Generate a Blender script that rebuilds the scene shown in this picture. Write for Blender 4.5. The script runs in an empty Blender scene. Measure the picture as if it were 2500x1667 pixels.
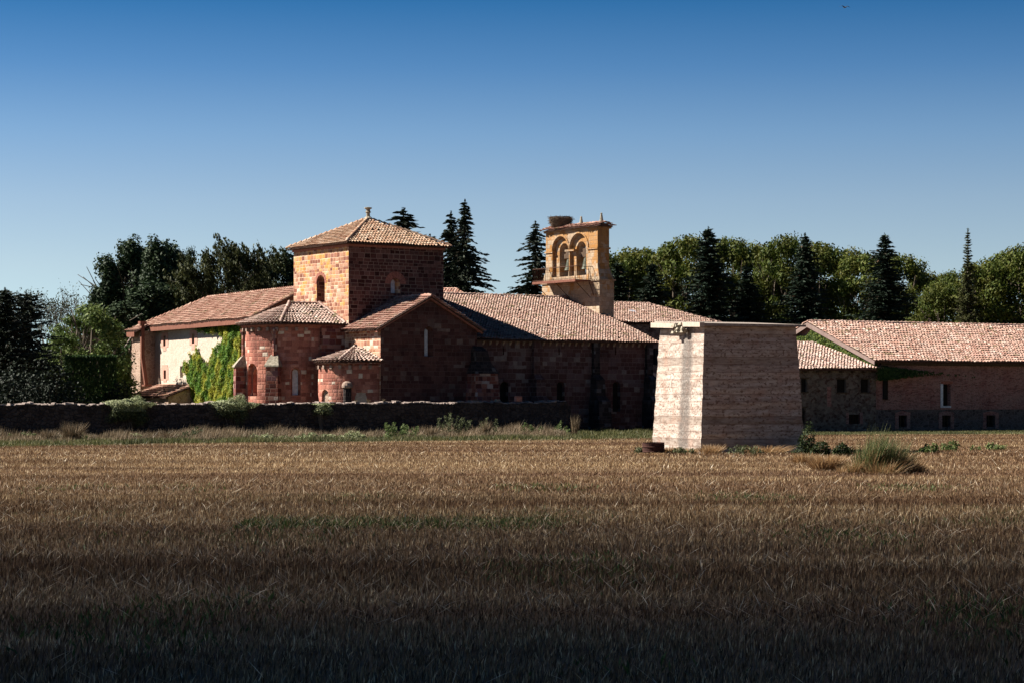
import bpy, bmesh, math, random
import numpy as np
from mathutils import Vector, Matrix
R = math.radians
random.seed(7); rng = np.random.default_rng(7)
scn = bpy.context.scene
C = scn.collection

# ------------------------------------------------------------------ camera, sky, sun, exposure
F, CX, HY, HC = 5300.0, 1250.0, 970.0, 2.6       # focal length and horizon measured on the photograph, eye height
cam = bpy.data.objects.new('camera', bpy.data.cameras.new('camera')); C.objects.link(cam)
cam.location = (0, 0, HC); cam.rotation_euler = (R(90), 0, 0)
cam.data.sensor_width = 36; cam.data.lens = 36*F/2500; cam.data.shift_y = (HY-833.5)/2500
cam.data.clip_start = 0.3; cam.data.clip_end = 6000
scn.camera = cam
SUN = Vector((-0.987, 0.17, 0)).normalized()
EL = R(41)
S = Vector((SUN.x*math.cos(EL), SUN.y*math.cos(EL), math.sin(EL)))
w = bpy.data.worlds.new('World'); scn.world = w; w.use_nodes = True
nt = w.node_tree; nt.nodes.clear()
sky = nt.nodes.new('ShaderNodeTexSky'); sky.sky_type = 'NISHITA'; sky.sun_disc = False
sky.sun_elevation = EL; sky.sun_rotation = math.atan2(S.x, S.y)
sky.air_density = 1.0; sky.dust_density = 0.2; sky.ozone_density = 5.0; sky.altitude = 900
tc = nt.nodes.new('ShaderNodeTexCoord'); mp = nt.nodes.new('ShaderNodeMapping'); mp.inputs['Scale'].default_value = (1, 1, 3); mp.inputs['Location'].default_value = (0, 0, .25)
nrm = nt.nodes.new('ShaderNodeVectorMath'); nrm.operation = 'NORMALIZE'
hs = nt.nodes.new('ShaderNodeHueSaturation'); hs.inputs['Saturation'].default_value = 1.1
bg = nt.nodes.new('ShaderNodeBackground'); bg.inputs['Strength'].default_value = 0.0655
wo = nt.nodes.new('ShaderNodeOutputWorld')
L = nt.links.new
L(tc.outputs['Generated'], mp.inputs['Vector']); L(mp.outputs[0], nrm.inputs[0]); L(nrm.outputs[0], sky.inputs['Vector'])
# the clear sky pales quickly towards the horizon and deepens quickly above it
spz = nt.nodes.new('ShaderNodeSeparateXYZ'); L(tc.outputs['Generated'], spz.inputs[0])
rp = nt.nodes.new('ShaderNodeValToRGB'); e_ = rp.color_ramp
SKY = [(0.0, (.93, .56, .265)), (.060, (.87, .50, .262)), (.090, (.72, .45, .267)), (.120, (.49, .38, .267)), (.150, (.25, .275, .238)), (.180, (.090, .190, .197)), (.30, (.055, .10, .115)), (1.0, (.035, .06, .07))]
while len(e_.elements) < len(SKY): e_.elements.new(.5)
for i, (p_, c_) in enumerate(SKY): e_.elements[i].position = p_; e_.elements[i].color = (*c_, 1)
L(spz.outputs[2], rp.inputs[0])
mu = nt.nodes.new('ShaderNodeMix'); mu.data_type = 'RGBA'; mu.blend_type = 'MULTIPLY'; mu.inputs[0].default_value = 1
m4 = nt.nodes.new('ShaderNodeVectorMath'); m4.operation = 'SCALE'; m4.inputs['Scale'].default_value = 4.0
L(sky.outputs[0], hs.inputs['Color']); L(hs.outputs[0], mu.inputs[6]); L(rp.outputs[0], mu.inputs[7]); L(mu.outputs[2], m4.inputs[0]); L(m4.outputs[0], bg.inputs['Color']); L(bg.outputs[0], wo.inputs['Surface'])
sl = bpy.data.lights.new('sun', 'SUN'); sl.energy = 5.0; sl.angle = R(0.5); sl.color = (1.0, 0.93, 0.83)
so = bpy.data.objects.new('sun', sl); C.objects.link(so)
so.rotation_euler = S.to_track_quat('Z', 'Y').to_euler()
scn.view_settings.view_transform = 'Standard'; scn.view_settings.look = 'None'
scn.view_settings.exposure = 1.4; scn.view_settings.gamma = 1.0

# ------------------------------------------------------------------ object helpers
def tag(o, label=None, cat=None, group=None, kind=None):
    if label: o['label'] = label
    if cat: o['category'] = cat
    if group: o['group'] = group
    if kind: o['kind'] = kind
    return o
def empty(name, loc=(0, 0, 0), rz=0.0, label=None, cat=None, group=None):
    o = bpy.data.objects.new(name, None); C.objects.link(o)
    o.location = loc; o.rotation_euler = (0, 0, rz); o.empty_display_size = 0.3
    return tag(o, label, cat, group)
def kids(o): return [c for c in bpy.data.objects if c.parent == o]
def copy_tree(o, parent=None):
    c = o.copy(); C.objects.link(c)
    if parent is not None: c.parent = parent
    for ch in kids(o): copy_tree(ch, c)
    return c
def link(name, me, mat, parent=None):
    o = bpy.data.objects.new(name, me); C.objects.link(o)
    me.materials.clear(); me.materials.append(mat)
    if parent is not None: o.parent = parent
    return o
def np_mesh(name, v, f):
    v = np.asarray(v, dtype=np.float32).reshape(-1, 3); f = np.asarray(f, dtype=np.int32)
    k = f.shape[1]; m = f.shape[0]
    me = bpy.data.meshes.new(name)
    me.vertices.add(len(v)); me.vertices.foreach_set('co', v.ravel())
    me.loops.add(m*k); me.loops.foreach_set('vertex_index', f.ravel())
    me.polygons.add(m); me.polygons.foreach_set('loop_start', np.arange(m, dtype=np.int32)*k)
    me.update(calc_edges=True)
    return me
class MB:
    """collects shapes that become ONE mesh"""
    def __init__(s): s.v = []; s.f = []
    def add(s, v, f):
        o = len(s.v); s.v += [tuple(p) for p in v]; s.f += [tuple(i+o for i in q) for q in f]; return s
    def box(s, x0, x1, y0, y1, z0, z1):
        return s.add([(x0,y0,z0),(x1,y0,z0),(x1,y1,z0),(x0,y1,z0),(x0,y0,z1),(x1,y0,z1),(x1,y1,z1),(x0,y1,z1)],
                     [(0,3,2,1),(4,5,6,7),(0,1,5,4),(1,2,6,5),(2,3,7,6),(3,0,4,7)])
    def loft(s, loops):
        n = len(loops[0]); v = [p for l in loops for p in l]; f = []
        for k in range(len(loops)-1):
            for i in range(n):
                j = (i+1) % n; f.append((k*n+i, k*n+j, (k+1)*n+j, (k+1)*n+i))
        f.append(tuple(reversed(range(n)))); f.append(tuple(range((len(loops)-1)*n, len(loops)*n)))
        return s.add(v, f)
    def prism(s, pts, vec):
        vec = Vector(vec); return s.loft([[tuple(p) for p in pts], [tuple(Vector(p)+vec) for p in pts]])
    def lathe(s, prof, n=12, c=(0, 0, 0)):
        return s.loft([[(c[0]+r*math.cos(2*math.pi*i/n), c[1]+r*math.sin(2*math.pi*i/n), c[2]+z) for i in range(n)] for r, z in prof])
    def tube(s, a, b, ra, rb=None, n=5):
        rb = ra if rb is None else rb; a = Vector(a); b = Vector(b); d = (b-a)
        if d.length < 1e-6: return s
        q = d.to_track_quat('Z', 'Y')
        def ring(c, r): return [tuple(c+q @ Vector((r*math.cos(2*math.pi*i/n), r*math.sin(2*math.pi*i/n), 0))) for i in range(n)]
        return s.loft([ring(a, ra), ring(b, rb)])
    def mesh(s, name):
        me = bpy.data.meshes.new(name); me.from_pydata(s.v, [], s.f)
        bm = bmesh.new(); bm.from_mesh(me); bmesh.ops.recalc_face_normals(bm, faces=bm.faces); bm.to_mesh(me); bm.free()
        me.update(); return me
    def build(s, name, mat, parent=None, cut=None, cyl=None):
        me = s.mesh(name)
        if cut: me = boolean(me, cut)
        uvwall(me, cyl)
        return link(name, me, mat, parent)
def boolean(me, cutters):
    o = bpy.data.objects.new('tmp', me); C.objects.link(o); tmp = []
    for cm in cutters:
        c = bpy.data.objects.new('tmp_cut', cm.mesh('tmp_cut')); C.objects.link(c); tmp.append(c)
        m = o.modifiers.new('b', 'BOOLEAN'); m.object = c; m.operation = 'DIFFERENCE'; m.solver = 'EXACT'
    bpy.context.view_layer.update(); dg = bpy.context.evaluated_depsgraph_get()
    r = bpy.data.meshes.new_from_object(o.evaluated_get(dg))
    for c in tmp+[o]: bpy.data.objects.remove(c)
    return r
def uvwall(me, cyl=None):
    uv = me.uv_layers.new(name='UVMap').data
    for p in me.polygons:
        n = p.normal; c = p.center
        circ = None
        if cyl:
            for (cx, cy, r) in cyl:
                if abs(math.hypot(c.x-cx, c.y-cy)-r) < 0.12 and abs(n.z) < 0.3: circ = (cx, cy, r)
        for li in p.loop_indices:
            q = me.vertices[me.loops[li].vertex_index].co
            if circ:
                a = math.atan2(q.y-circ[1], q.x-circ[0]); a0 = math.atan2(c.y-circ[1], c.x-circ[0])
                while a-a0 > math.pi: a -= 2*math.pi
                while a-a0 < -math.pi: a += 2*math.pi
                uv[li].uv = (a*circ[2]+40, q.z)
            elif abs(n.z) > 0.75: uv[li].uv = (q.x, q.y)
            else:
                t = Vector((-n.y, n.x)).normalized(); uv[li].uv = (t.x*q.x+t.y*q.y+20+7.3*round(n.x*2), q.z)
def arch(a0, a1, z0, zs, n=10, flat=1.0):
    """arch outline in (a,z): bottom z0, springing zs"""
    c = (a0+a1)/2; r = (a1-a0)/2
    return [(a0, z0), (a1, z0)] + [(c+r*math.cos(math.pi*i/n), zs+r*flat*math.sin(math.pi*i/n)) for i in range(n+1)]
def ap_front(prof, y0, y1):       # profile in (x,z), through y
    return MB().prism([(a, y0, z) for a, z in prof], (0, y1-y0, 0))
def ap_side(prof, x0, x1):        # profile in (y,z), through x
    return MB().prism([(x0, a, z) for a, z in prof], (x1-x0, 0, 0))
def ap_rad(prof, cx, cy, ang, r0, r1):   # profile in (tangent,z) cut radially
    d = Vector((math.cos(ang), math.sin(ang), 0)); t = Vector((-d.y, d.x, 0)); c = Vector((cx, cy, 0))
    return MB().prism([tuple(c+d*r0+t*a+Vector((0, 0, z))) for a, z in prof], d*(r1-r0))
class Frame:
    """local frame of a building: converts photo measurements to its own metres"""
    def __init__(s, X, Y, ang): s.X, s.Y, s.a = X, Y, ang; s.c, s.s = math.cos(ang), math.sin(ang)
    def world(s, x, y): return (s.X+x*s.c-y*s.s, s.Y+x*s.s+y*s.c)
    def x(s, px, y=0):
        t = (px-CX)/F; return (t*(s.Y+y*s.c)-s.X+y*s.s)/(s.c-t*s.s)
    def y(s, px, x=0):
        t = (px-CX)/F; return (s.X+x*s.c-t*(s.Y+x*s.s))/(s.s+t*s.c)
    def z(s, x, y, py): return HC+(HY-py)*s.world(x, y)[1]/F
def at(px, Y): return (px-CX)*Y/F
def gdist(py): return F*HC/(py-HY)

# ------------------------------------------------------------------ materials
def new_mat(name):
    m = bpy.data.materials.new(name); m.use_nodes = True; t = m.node_tree; t.nodes.clear()
    out = t.nodes.new('ShaderNodeOutputMaterial'); p = t.nodes.new('ShaderNodeBsdfPrincipled')
    p.inputs['Roughness'].default_value = 0.9; p.inputs['Specular IOR Level'].default_value = 0.15
    t.links.new(p.outputs[0], out.inputs['Surface'])
    return m, t, p, out
class N:
    def __init__(s, t): s.t = t
    def node(s, ty, **kw):
        n = s.t.nodes.new(ty)
        for k, v in kw.items(): setattr(n, k, v)
        return n
    def ln(s, a, b): s.t.links.new(a, b)
    def m(s, op, a, b=None, c=None, clamp=False):
        n = s.t.nodes.new('ShaderNodeMath'); n.operation = op; n.use_clamp = clamp
        for i, x in enumerate((a, b, c)):
            if x is None: continue
            if isinstance(x, (int, float)): n.inputs[i].default_value = x
            else: s.ln(x, n.inputs[i])
        return n.outputs[0]
    def vec(s, x, y, z=0.0):
        n = s.t.nodes.new('ShaderNodeCombineXYZ')
        for i, q in enumerate((x, y, z)):
            if isinstance(q, (int, float)): n.inputs[i].default_value = q
            else: s.ln(q, n.inputs[i])
        return n.outputs[0]
    def noise(s, v, scale, detail=3, rough=0.55, dim='3D'):
        n = s.t.nodes.new('ShaderNodeTexNoise'); n.noise_dimensions = dim
        n.inputs['Scale'].default_value = scale; n.inputs['Detail'].default_value = detail; n.inputs['Roughness'].default_value = rough
        if v is not None: s.ln(v, n.inputs['Vector'])
        return n.outputs['Fac']
    def ramp(s, f, stops, interp='LINEAR'):
        n = s.t.nodes.new('ShaderNodeValToRGB'); e = n.color_ramp; e.interpolation = interp
        while len(e.elements) < len(stops): e.elements.new(0.5)
        for i, (p, c) in enumerate(stops):
            e.elements[i].position = p; e.elements[i].color = (c[0], c[1], c[2], 1) if not isinstance(c, (int, float)) else (c, c, c, 1)
        s.ln(f, n.inputs[0]); return n.outputs[0]
    def mix(s, f, a, b, mode='MIX'):
        n = s.t.nodes.new('ShaderNodeMix'); n.data_type = 'RGBA'; n.blend_type = mode
        for i, x in ((0, f), (6, a), (7, b)):
            if isinstance(x, (int, float)): n.inputs[i].default_value = x
            elif isinstance(x, tuple): n.inputs[i].default_value = (x[0], x[1], x[2], 1)
            else: s.ln(x, n.inputs[i])
        return n.outputs[2]
    def bump(s, h, strength, dist, p):
        n = s.t.nodes.new('ShaderNodeBump'); n.inputs['Strength'].default_value = strength; n.inputs['Distance'].default_value = dist
        s.ln(h, n.inputs['Height']); s.ln(n.outputs[0], p.inputs['Normal'])
    def coord(s, which='Object'):
        return s.t.nodes.new('ShaderNodeTexCoord').outputs[which]
    def sep(s, v):
        n = s.t.nodes.new('ShaderNodeSeparateXYZ'); s.ln(v, n.inputs[0]); return n.outputs

def masonry(name, bw, bh, stops, mortar, mw=0.02, lichen=None, lich_lo=0.62, lich_z=None, dark=0.5, bump=0.5, soft=1.0):
    """coursed stone: every block its own colour; UV is in metres"""
    m, t, p, out = new_mat(name); n = N(t)
    uv0 = n.coord('UV'); ob = n.coord('Object')
    x0, y0, _ = n.sep(uv0)
    nx = n.noise(uv0, 1.7, 3); ny = n.noise(ob, 2.3, 3)
    x = n.m('ADD', x0, n.m('MULTIPLY', n.m('SUBTRACT', nx, 0.5), 0.12*soft)); y = n.m('ADD', y0, n.m('MULTIPLY', n.m('SUBTRACT', ny, 0.5), 0.10*soft))
    v = n.m('ADD', n.m('DIVIDE', y, bh), n.m('MULTIPLY', n.m('SUBTRACT', n.noise(n.vec(0.0, y), 1.2, 1), .5), 1.5)); row = n.m('FLOOR', v)
    wn = n.node('ShaderNodeTexWhiteNoise', noise_dimensions='1D'); n.ln(row, wn.inputs['W'])
    sc = n.m('MULTIPLY_ADD', wn.outputs[0], 0.9, 0.65)
    u = n.m('ADD', n.m('MULTIPLY', n.m('DIVIDE', x, bw), sc), n.m('MULTIPLY', wn.outputs[0], 31.0)); col = n.m('FLOOR', u)
    w2 = n.node('ShaderNodeTexWhiteNoise', noise_dimensions='2D'); n.ln(n.vec(col, row), w2.inputs['Vector'])
    base = n.ramp(w2.outputs[0], stops, 'CONSTANT' if len(stops) > 5 else 'LINEAR')
    fu = n.m('FRACT', u); fv = n.m('FRACT', v)
    du = n.m('MULTIPLY', n.m('MINIMUM', fu, n.m('SUBTRACT', 1.0, fu)), bw/1.1); dv = n.m('MULTIPLY', n.m('MINIMUM', fv, n.m('SUBTRACT', 1.0, fv)), bh)
    d = n.m('MINIMUM', du, dv)
    wide = n.noise(ob, 0.5, 2)
    thr = n.m('MULTIPLY', n.ramp(wide, [(0.35, 0.35), (0.65, 1.5)]), mw)
    mask = n.m('LESS_THAN', d, thr)
    g = n.noise(ob, 9, 5, 0.65)
    base = n.mix(n.ramp(g, [(0.35, 0.45), (0.65, 0.0)]), base, n.mix(1.0, base, (0.45, 0.40, 0.40), 'MULTIPLY'))
    big = n.noise(ob, 0.45, 5, 0.6)
    base = n.mix(n.ramp(big, [(0.48, 0.0), (0.70, dark)]), base, n.mix(1.0, base, (0.30, 0.27, 0.30), 'MULTIPLY'))
    if lichen:
        lf = n.m('MULTIPLY_ADD', n.m('SUBTRACT', w2.outputs[0], 0.5), 0.25, n.noise(ob, 0.8, 4, 0.6))
        if lich_z: lf = n.m('ADD', lf, n.m('MULTIPLY', n.m('SUBTRACT', y0, lich_z[0]), lich_z[1]))
        base = n.mix(n.ramp(lf, [(lich_lo-0.06, 0.0), (lich_lo+0.06, 0.8)]), base, lichen)
    colr = n.mix(n.m('MULTIPLY', mask, 0.8), base, mortar)
    # rain streaks: real stains that run down the wall
    sx = n.noise(n.vec(n.m('MULTIPLY', x0, 3.0), n.m('MULTIPLY', y0, 0.25)), 1.0, 4, 0.6)
    colr = n.mix(n.ramp(sx, [(0.55, 0.0), (0.75, 0.45)]), colr, n.mix(1.0, colr, (0.25, 0.23, 0.25), 'MULTIPLY'))
    n.ln(colr, p.inputs['Base Color'])
    h = n.m('ADD', n.m('MULTIPLY', n.m('MINIMUM', d, 0.05), 14.0), n.m('MULTIPLY_ADD', g, 0.8, n.m('MULTIPLY', w2.outputs[0], 0.5)))
    n.bump(h, bump, 0.05, p)
    return m
def rubble(name, scale, stops, mortar, sx=1.0, dark=0.4, mort=0.06, bump=0.6):
    m, t, p, out = new_mat(name); n = N(t)
    uv = n.coord('UV'); ob = n.coord('Object'); x0, y0, _ = n.sep(uv)
    vv = n.vec(n.m('ADD', n.m('MULTIPLY', x0, sx), n.m('MULTIPLY', n.noise(uv, 3, 2), 0.25)), n.m('ADD', y0, n.m('MULTIPLY', n.noise(ob, 3, 2), 0.2)))
    vo = n.node('ShaderNodeTexVoronoi', voronoi_dimensions='2D'); vo.inputs['Scale'].default_value = scale; n.ln(vv, vo.inputs['Vector'])
    ve = n.node('ShaderNodeTexVoronoi', voronoi_dimensions='2D', feature='DISTANCE_TO_EDGE'); ve.inputs['Scale'].default_value = scale; n.ln(vv, ve.inputs['Vector'])
    rnd = n.node('ShaderNodeSeparateColor'); n.ln(vo.outputs['Color'], rnd.inputs[0])
    base = n.ramp(rnd.outputs[0], stops)
    g = n.noise(ob, 7, 5, 0.65)
    base = n.mix(n.ramp(g, [(0.35, 0.5), (0.65, 0.0)]), base, n.mix(1.0, base, (0.4, 0.38, 0.38), 'MULTIPLY'))
    mask = n.m('LESS_THAN', ve.outputs['Distance'], mort)
    colr = n.mix(n.m('MULTIPLY', mask, 0.75), base, mortar)
    big = n.noise(ob, 0.5, 5, 0.6)
    colr = n.mix(n.ramp(big, [(0.45, 0.0), (0.7, dark)]), colr, n.mix(1.0, colr, (0.3, 0.28, 0.3), 'MULTIPLY'))
    n.ln(colr, p.inputs['Base Color'])
    n.bump(n.m('ADD', n.m('MULTIPLY', n.m('MINIMUM', ve.outputs['Distance'], 0.15), 6.0), g), bump, 0.06, p)
    return m
def plain(name, c1, c2, scale=3.0, rough=0.9, bump=0.3, c3=None, stretch=(1, 1, 1), metal=0.0, dist=0.03):
    m, t, p, out = new_mat(name); n = N(t)
    mpn = n.node('ShaderNodeMapping'); mpn.inputs['Scale'].default_value = stretch; n.ln(n.coord(), mpn.inputs[0])
    g = n.noise(mpn.outputs[0], scale, 5, 0.65)
    st = [(0.3, c1), (0.62, c2)] + ([(0.75, c3)] if c3 else [])
    n.ln(n.ramp(g, st), p.inputs['Base Color']); p.inputs['Roughness'].default_value = rough; p.inputs['Metallic'].default_value = metal
    n.bump(g, bump, dist, p)
    return m
def tiles_mat(name, stops, grey=0.3, moss=(0.10, 0.085, 0.03)):
    """roof tiles: each tile its own fired-clay colour, patches of lichen"""
    m, t, p, out = new_mat(name); n = N(t)
    gi = n.node('ShaderNodeNewGeometry'); ob = n.coord()
    base = n.ramp(gi.outputs['Random Per Island'], stops)
    big = n.noise(ob, 0.55, 4, 0.6); sm = n.noise(ob, 6, 4, 0.6)
    f = n.m('MULTIPLY_ADD', sm, 0.5, n.m('MULTIPLY', big, 0.5))
    base = n.mix(n.ramp(f, [(0.50, 0.0), (0.62, grey)]), base, (0.11, 0.10, 0.09))
    f2 = n.m('ADD', n.noise(ob, 1.4, 5, 0.6), n.m('MULTIPLY', gi.outputs['Random Per Island'], 0.08))
    base = n.mix(n.ramp(f2, [(0.62, 0.0), (0.70, 0.85)]), base, moss)
    n.ln(base, p.inputs['Base Color']); n.bump(sm, 0.25, 0.02, p)
    return m
def leaf_mat(name, stops, big=None, trans=0.25, scale=0.5):
    m, t, p, out = new_mat(name); n = N(t)
    gi = n.node('ShaderNodeNewGeometry'); oi = n.node('ShaderNodeObjectInfo')
    base = n.ramp(gi.outputs['Random Per Island'], stops)
    if big:
        f = n.noise(n.coord(), scale, 3, 0.6)
        base = n.mix(n.ramp(f, [(0.45, 0.0), (0.6, 1.0)]), base, n.mix(gi.outputs['Random Per Island'], big, tuple(c*0.55 for c in big)))
    base = n.mix(oi.outputs['Random'], base, n.mix(1.0, base, (0.72, 0.78, 0.7), 'MULTIPLY'))
    n.ln(base, p.inputs['Base Color']); p.inputs['Roughness'].default_value = 0.65
    tr = n.node('ShaderNodeBsdfTranslucent'); n.ln(base, tr.inputs['Color'])
    mx = n.node('ShaderNodeMixShader'); mx.inputs[0].default_value = trans
    n.ln(p.outputs[0], mx.inputs[1]); n.ln(tr.outputs[0], mx.inputs[2]); n.ln(mx.outputs[0], out.inputs['Surface'])
    return m

RED = [(0, (.115,.035,.028)), (.16, (.20,.062,.045)), (.34, (.27,.092,.062)), (.52, (.165,.062,.062)), (.64, (.33,.135,.095)), (.76, (.22,.10,.10)), (.86, (.40,.21,.16)), (.95, (.50,.38,.32))]
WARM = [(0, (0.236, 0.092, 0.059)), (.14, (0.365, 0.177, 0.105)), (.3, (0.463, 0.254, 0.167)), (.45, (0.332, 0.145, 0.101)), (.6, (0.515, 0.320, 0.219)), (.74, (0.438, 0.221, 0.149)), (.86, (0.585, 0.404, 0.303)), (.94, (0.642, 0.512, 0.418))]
M_red = masonry('red_sandstone', 0.52, 0.30, RED, (0.261, 0.176, 0.139), 0.016)
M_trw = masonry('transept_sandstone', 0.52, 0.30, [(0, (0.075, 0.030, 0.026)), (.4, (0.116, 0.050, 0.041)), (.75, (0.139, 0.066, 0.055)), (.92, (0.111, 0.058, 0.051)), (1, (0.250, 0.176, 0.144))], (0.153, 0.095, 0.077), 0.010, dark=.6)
M_apse = masonry('apse_sandstone', 0.44, 0.27, [(0, (.325, .119, .086)), (.2, (.422, .167, .117)), (.45, (.519, .222, .159)), (.6, (.379, .148, .108)), (.75, (.587, .288, .207)), (.88, (.478, .216, .168)), (.95, (.700, .577, .456))], (.308, .161, .116), 0.010, dark=.75)
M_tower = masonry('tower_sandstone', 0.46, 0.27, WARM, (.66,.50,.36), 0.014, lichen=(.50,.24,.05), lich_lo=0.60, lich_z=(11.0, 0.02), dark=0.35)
M_towershade = masonry('tower_red_courses_shaded', 0.50, 0.28, [(0, (0.050, 0.019, 0.016)), (.2, (0.095, 0.038, 0.032)), (.4, (0.141, 0.061, 0.049)), (.6, (0.073, 0.028, 0.026)), (.72, (0.171, 0.086, 0.072)), (.9, (0.114, 0.057, 0.049))], (0.245, 0.171, 0.136), 0.022)
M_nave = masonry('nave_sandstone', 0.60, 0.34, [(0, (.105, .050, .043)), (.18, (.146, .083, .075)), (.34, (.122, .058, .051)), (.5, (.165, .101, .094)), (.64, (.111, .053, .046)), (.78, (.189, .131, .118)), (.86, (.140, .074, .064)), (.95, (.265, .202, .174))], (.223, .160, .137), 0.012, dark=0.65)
M_gable = masonry('bell_gable_limestone', 0.48, 0.34, [(0, (.366, .274, .181)), (.3, (.477, .369, .254)), (.6, (.414, .298, .197)), (.85, (.541, .442, .327)), (.95, (.301, .192, .116))], (.222, .152, .099), 0.009, lichen=(.332, .153, .035), lich_lo=0.57, lich_z=(13.0, 0.03), dark=0.35)
M_paleslab = plain('pale_dressed_stone', (.30,.23,.18), (.48,.39,.32), 4)
M_corb = plain('corbel_stone', (.20,.14,.11), (.34,.25,.20), 4)
M_surr = plain('pink_window_stone', (.40,.20,.15), (.56,.33,.26), 5)
M_voussoir = plain('red_dressed_stone', (.20,.07,.05), (.36,.15,.11), 5)
M_plaster = rubble('cream_lime_plaster', 3.5, [(0, (0.528, 0.424, 0.336)), (.5, (0.608, 0.520, 0.432)), (1, (0.544, 0.448, 0.360))], (0.592, 0.512, 0.424), dark=0.12, mort=0.03, bump=0.35)
M_rubble = rubble('rough_rubble', 3.2, [(0, (.30,.19,.13)), (.5, (.46,.33,.25)), (1, (.36,.24,.18))], (.50,.40,.32))
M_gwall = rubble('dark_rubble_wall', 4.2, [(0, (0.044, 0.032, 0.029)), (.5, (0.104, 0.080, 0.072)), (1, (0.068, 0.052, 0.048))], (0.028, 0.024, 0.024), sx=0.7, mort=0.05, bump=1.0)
M_house = rubble('grey_rubble_house', 5.5, [(0, (0.091, 0.052, 0.042)), (.4, (0.175, 0.140, 0.119)), (.8, (0.266, 0.217, 0.182)), (1, (0.126, 0.070, 0.056))], (0.189, 0.154, 0.133), sx=0.7, dark=0.5)
M_barnstone = rubble('grey_barn_stone', 4.2, [(0, (0.080, 0.060, 0.056)), (.5, (0.176, 0.144, 0.136)), (1, (0.120, 0.088, 0.080))], (0.200, 0.168, 0.160), sx=0.7)
M_brick = masonry('old_brick', 0.26, 0.085, [(0, (.172, .066, .056)), (.4, (.324, .132, .112)), (.8, (.411, .209, .177)), (1, (.259, .110, .100))], (.391, .285, .252), 0.012, dark=0.45, soft=1.6)
M_cap = plain('mossy_cap_stone', (.13,.11,.08), (.36,.32,.25), 5, bump=0.8)
M_wallcap = plain('lichen_wall_cap', (.10,.08,.07), (.30,.24,.21), 5, bump=0.9)
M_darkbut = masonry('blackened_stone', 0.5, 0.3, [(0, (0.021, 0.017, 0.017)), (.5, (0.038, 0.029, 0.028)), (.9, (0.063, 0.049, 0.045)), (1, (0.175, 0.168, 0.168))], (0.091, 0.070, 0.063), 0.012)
M_rust = plain('rusty_steel', (.13,.048,.030), (.20,.085,.058), 5, rough=0.7, bump=0.1, stretch=(1, 1, .3))
M_wood = plain('weathered_timber', (.045,.03,.022), (.11,.075,.05), 6, stretch=(1, 1, .3))
M_glass = plain('frosted_alabaster_pane', (.42,.46,.52), (.70,.72,.76), 6, rough=0.4, bump=0.1)
M_dark = plain('dark_opening', (.010,.009,.008), (.022,.018,.016), 3, bump=0)
M_iron = plain('rusted_iron', (.048, .021, .013), (.096, .044, .026), 8, rough=0.75)
M_bronze = plain('bronze_bell', (.030, .031, .024), (.078, .084, .060), 6, rough=0.5, metal=0.3)
M_twig = plain('nest_twigs', (.045,.030,.022), (.17,.12,.08), 14)
M_deck = plain('clay_channel', (.040,.022,.016), (.085,.045,.032), 4)
T_nave = tiles_mat('nave_tiles', [(0, (.250, .145, .114)), (.3, (.342, .217, .173)), (.6, (.414, .288, .232)), (.85, (.366, .234, .186)), (1, (.498, .381, .322))])
T_tower = tiles_mat('tower_tiles', [(0, (.274, .152, .100)), (.3, (.360, .216, .138)), (.6, (.413, .279, .192)), (1, (.491, .369, .278))], moss=(.165, .103, .056))
T_apse = tiles_mat('apse_tiles', [(0, (.310, .206, .170)), (.4, (.411, .285, .235)), (.8, (.483, .364, .307)), (1, (.555, .436, .379))], grey=0.55)
T_trans = tiles_mat('transept_tiles', [(0, (0.244, 0.114, 0.084)), (.5, (0.352, 0.191, 0.145)), (1, (0.462, 0.309, 0.248))])
T_wing = tiles_mat('wing_tiles', [(0, (0.239, 0.116, 0.083)), (.4, (0.336, 0.184, 0.134)), (.8, (0.403, 0.244, 0.186)), (1, (0.488, 0.344, 0.264))], grey=0.25)
T_barn = tiles_mat('barn_tiles', [(0, (.254, .140, .108)), (.15, (.345, .195, .150)), (.5, (.429, .294, .240)), (.8, (.380, .230, .180)), (1, (.537, .418, .358))], grey=0.4)
T_house = tiles_mat('house_tiles', [(0, (.320, .202, .165)), (.4, (.444, .309, .261)), (.8, (.533, .397, .344)), (1, (.414, .274, .220))], grey=0.45)

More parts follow.
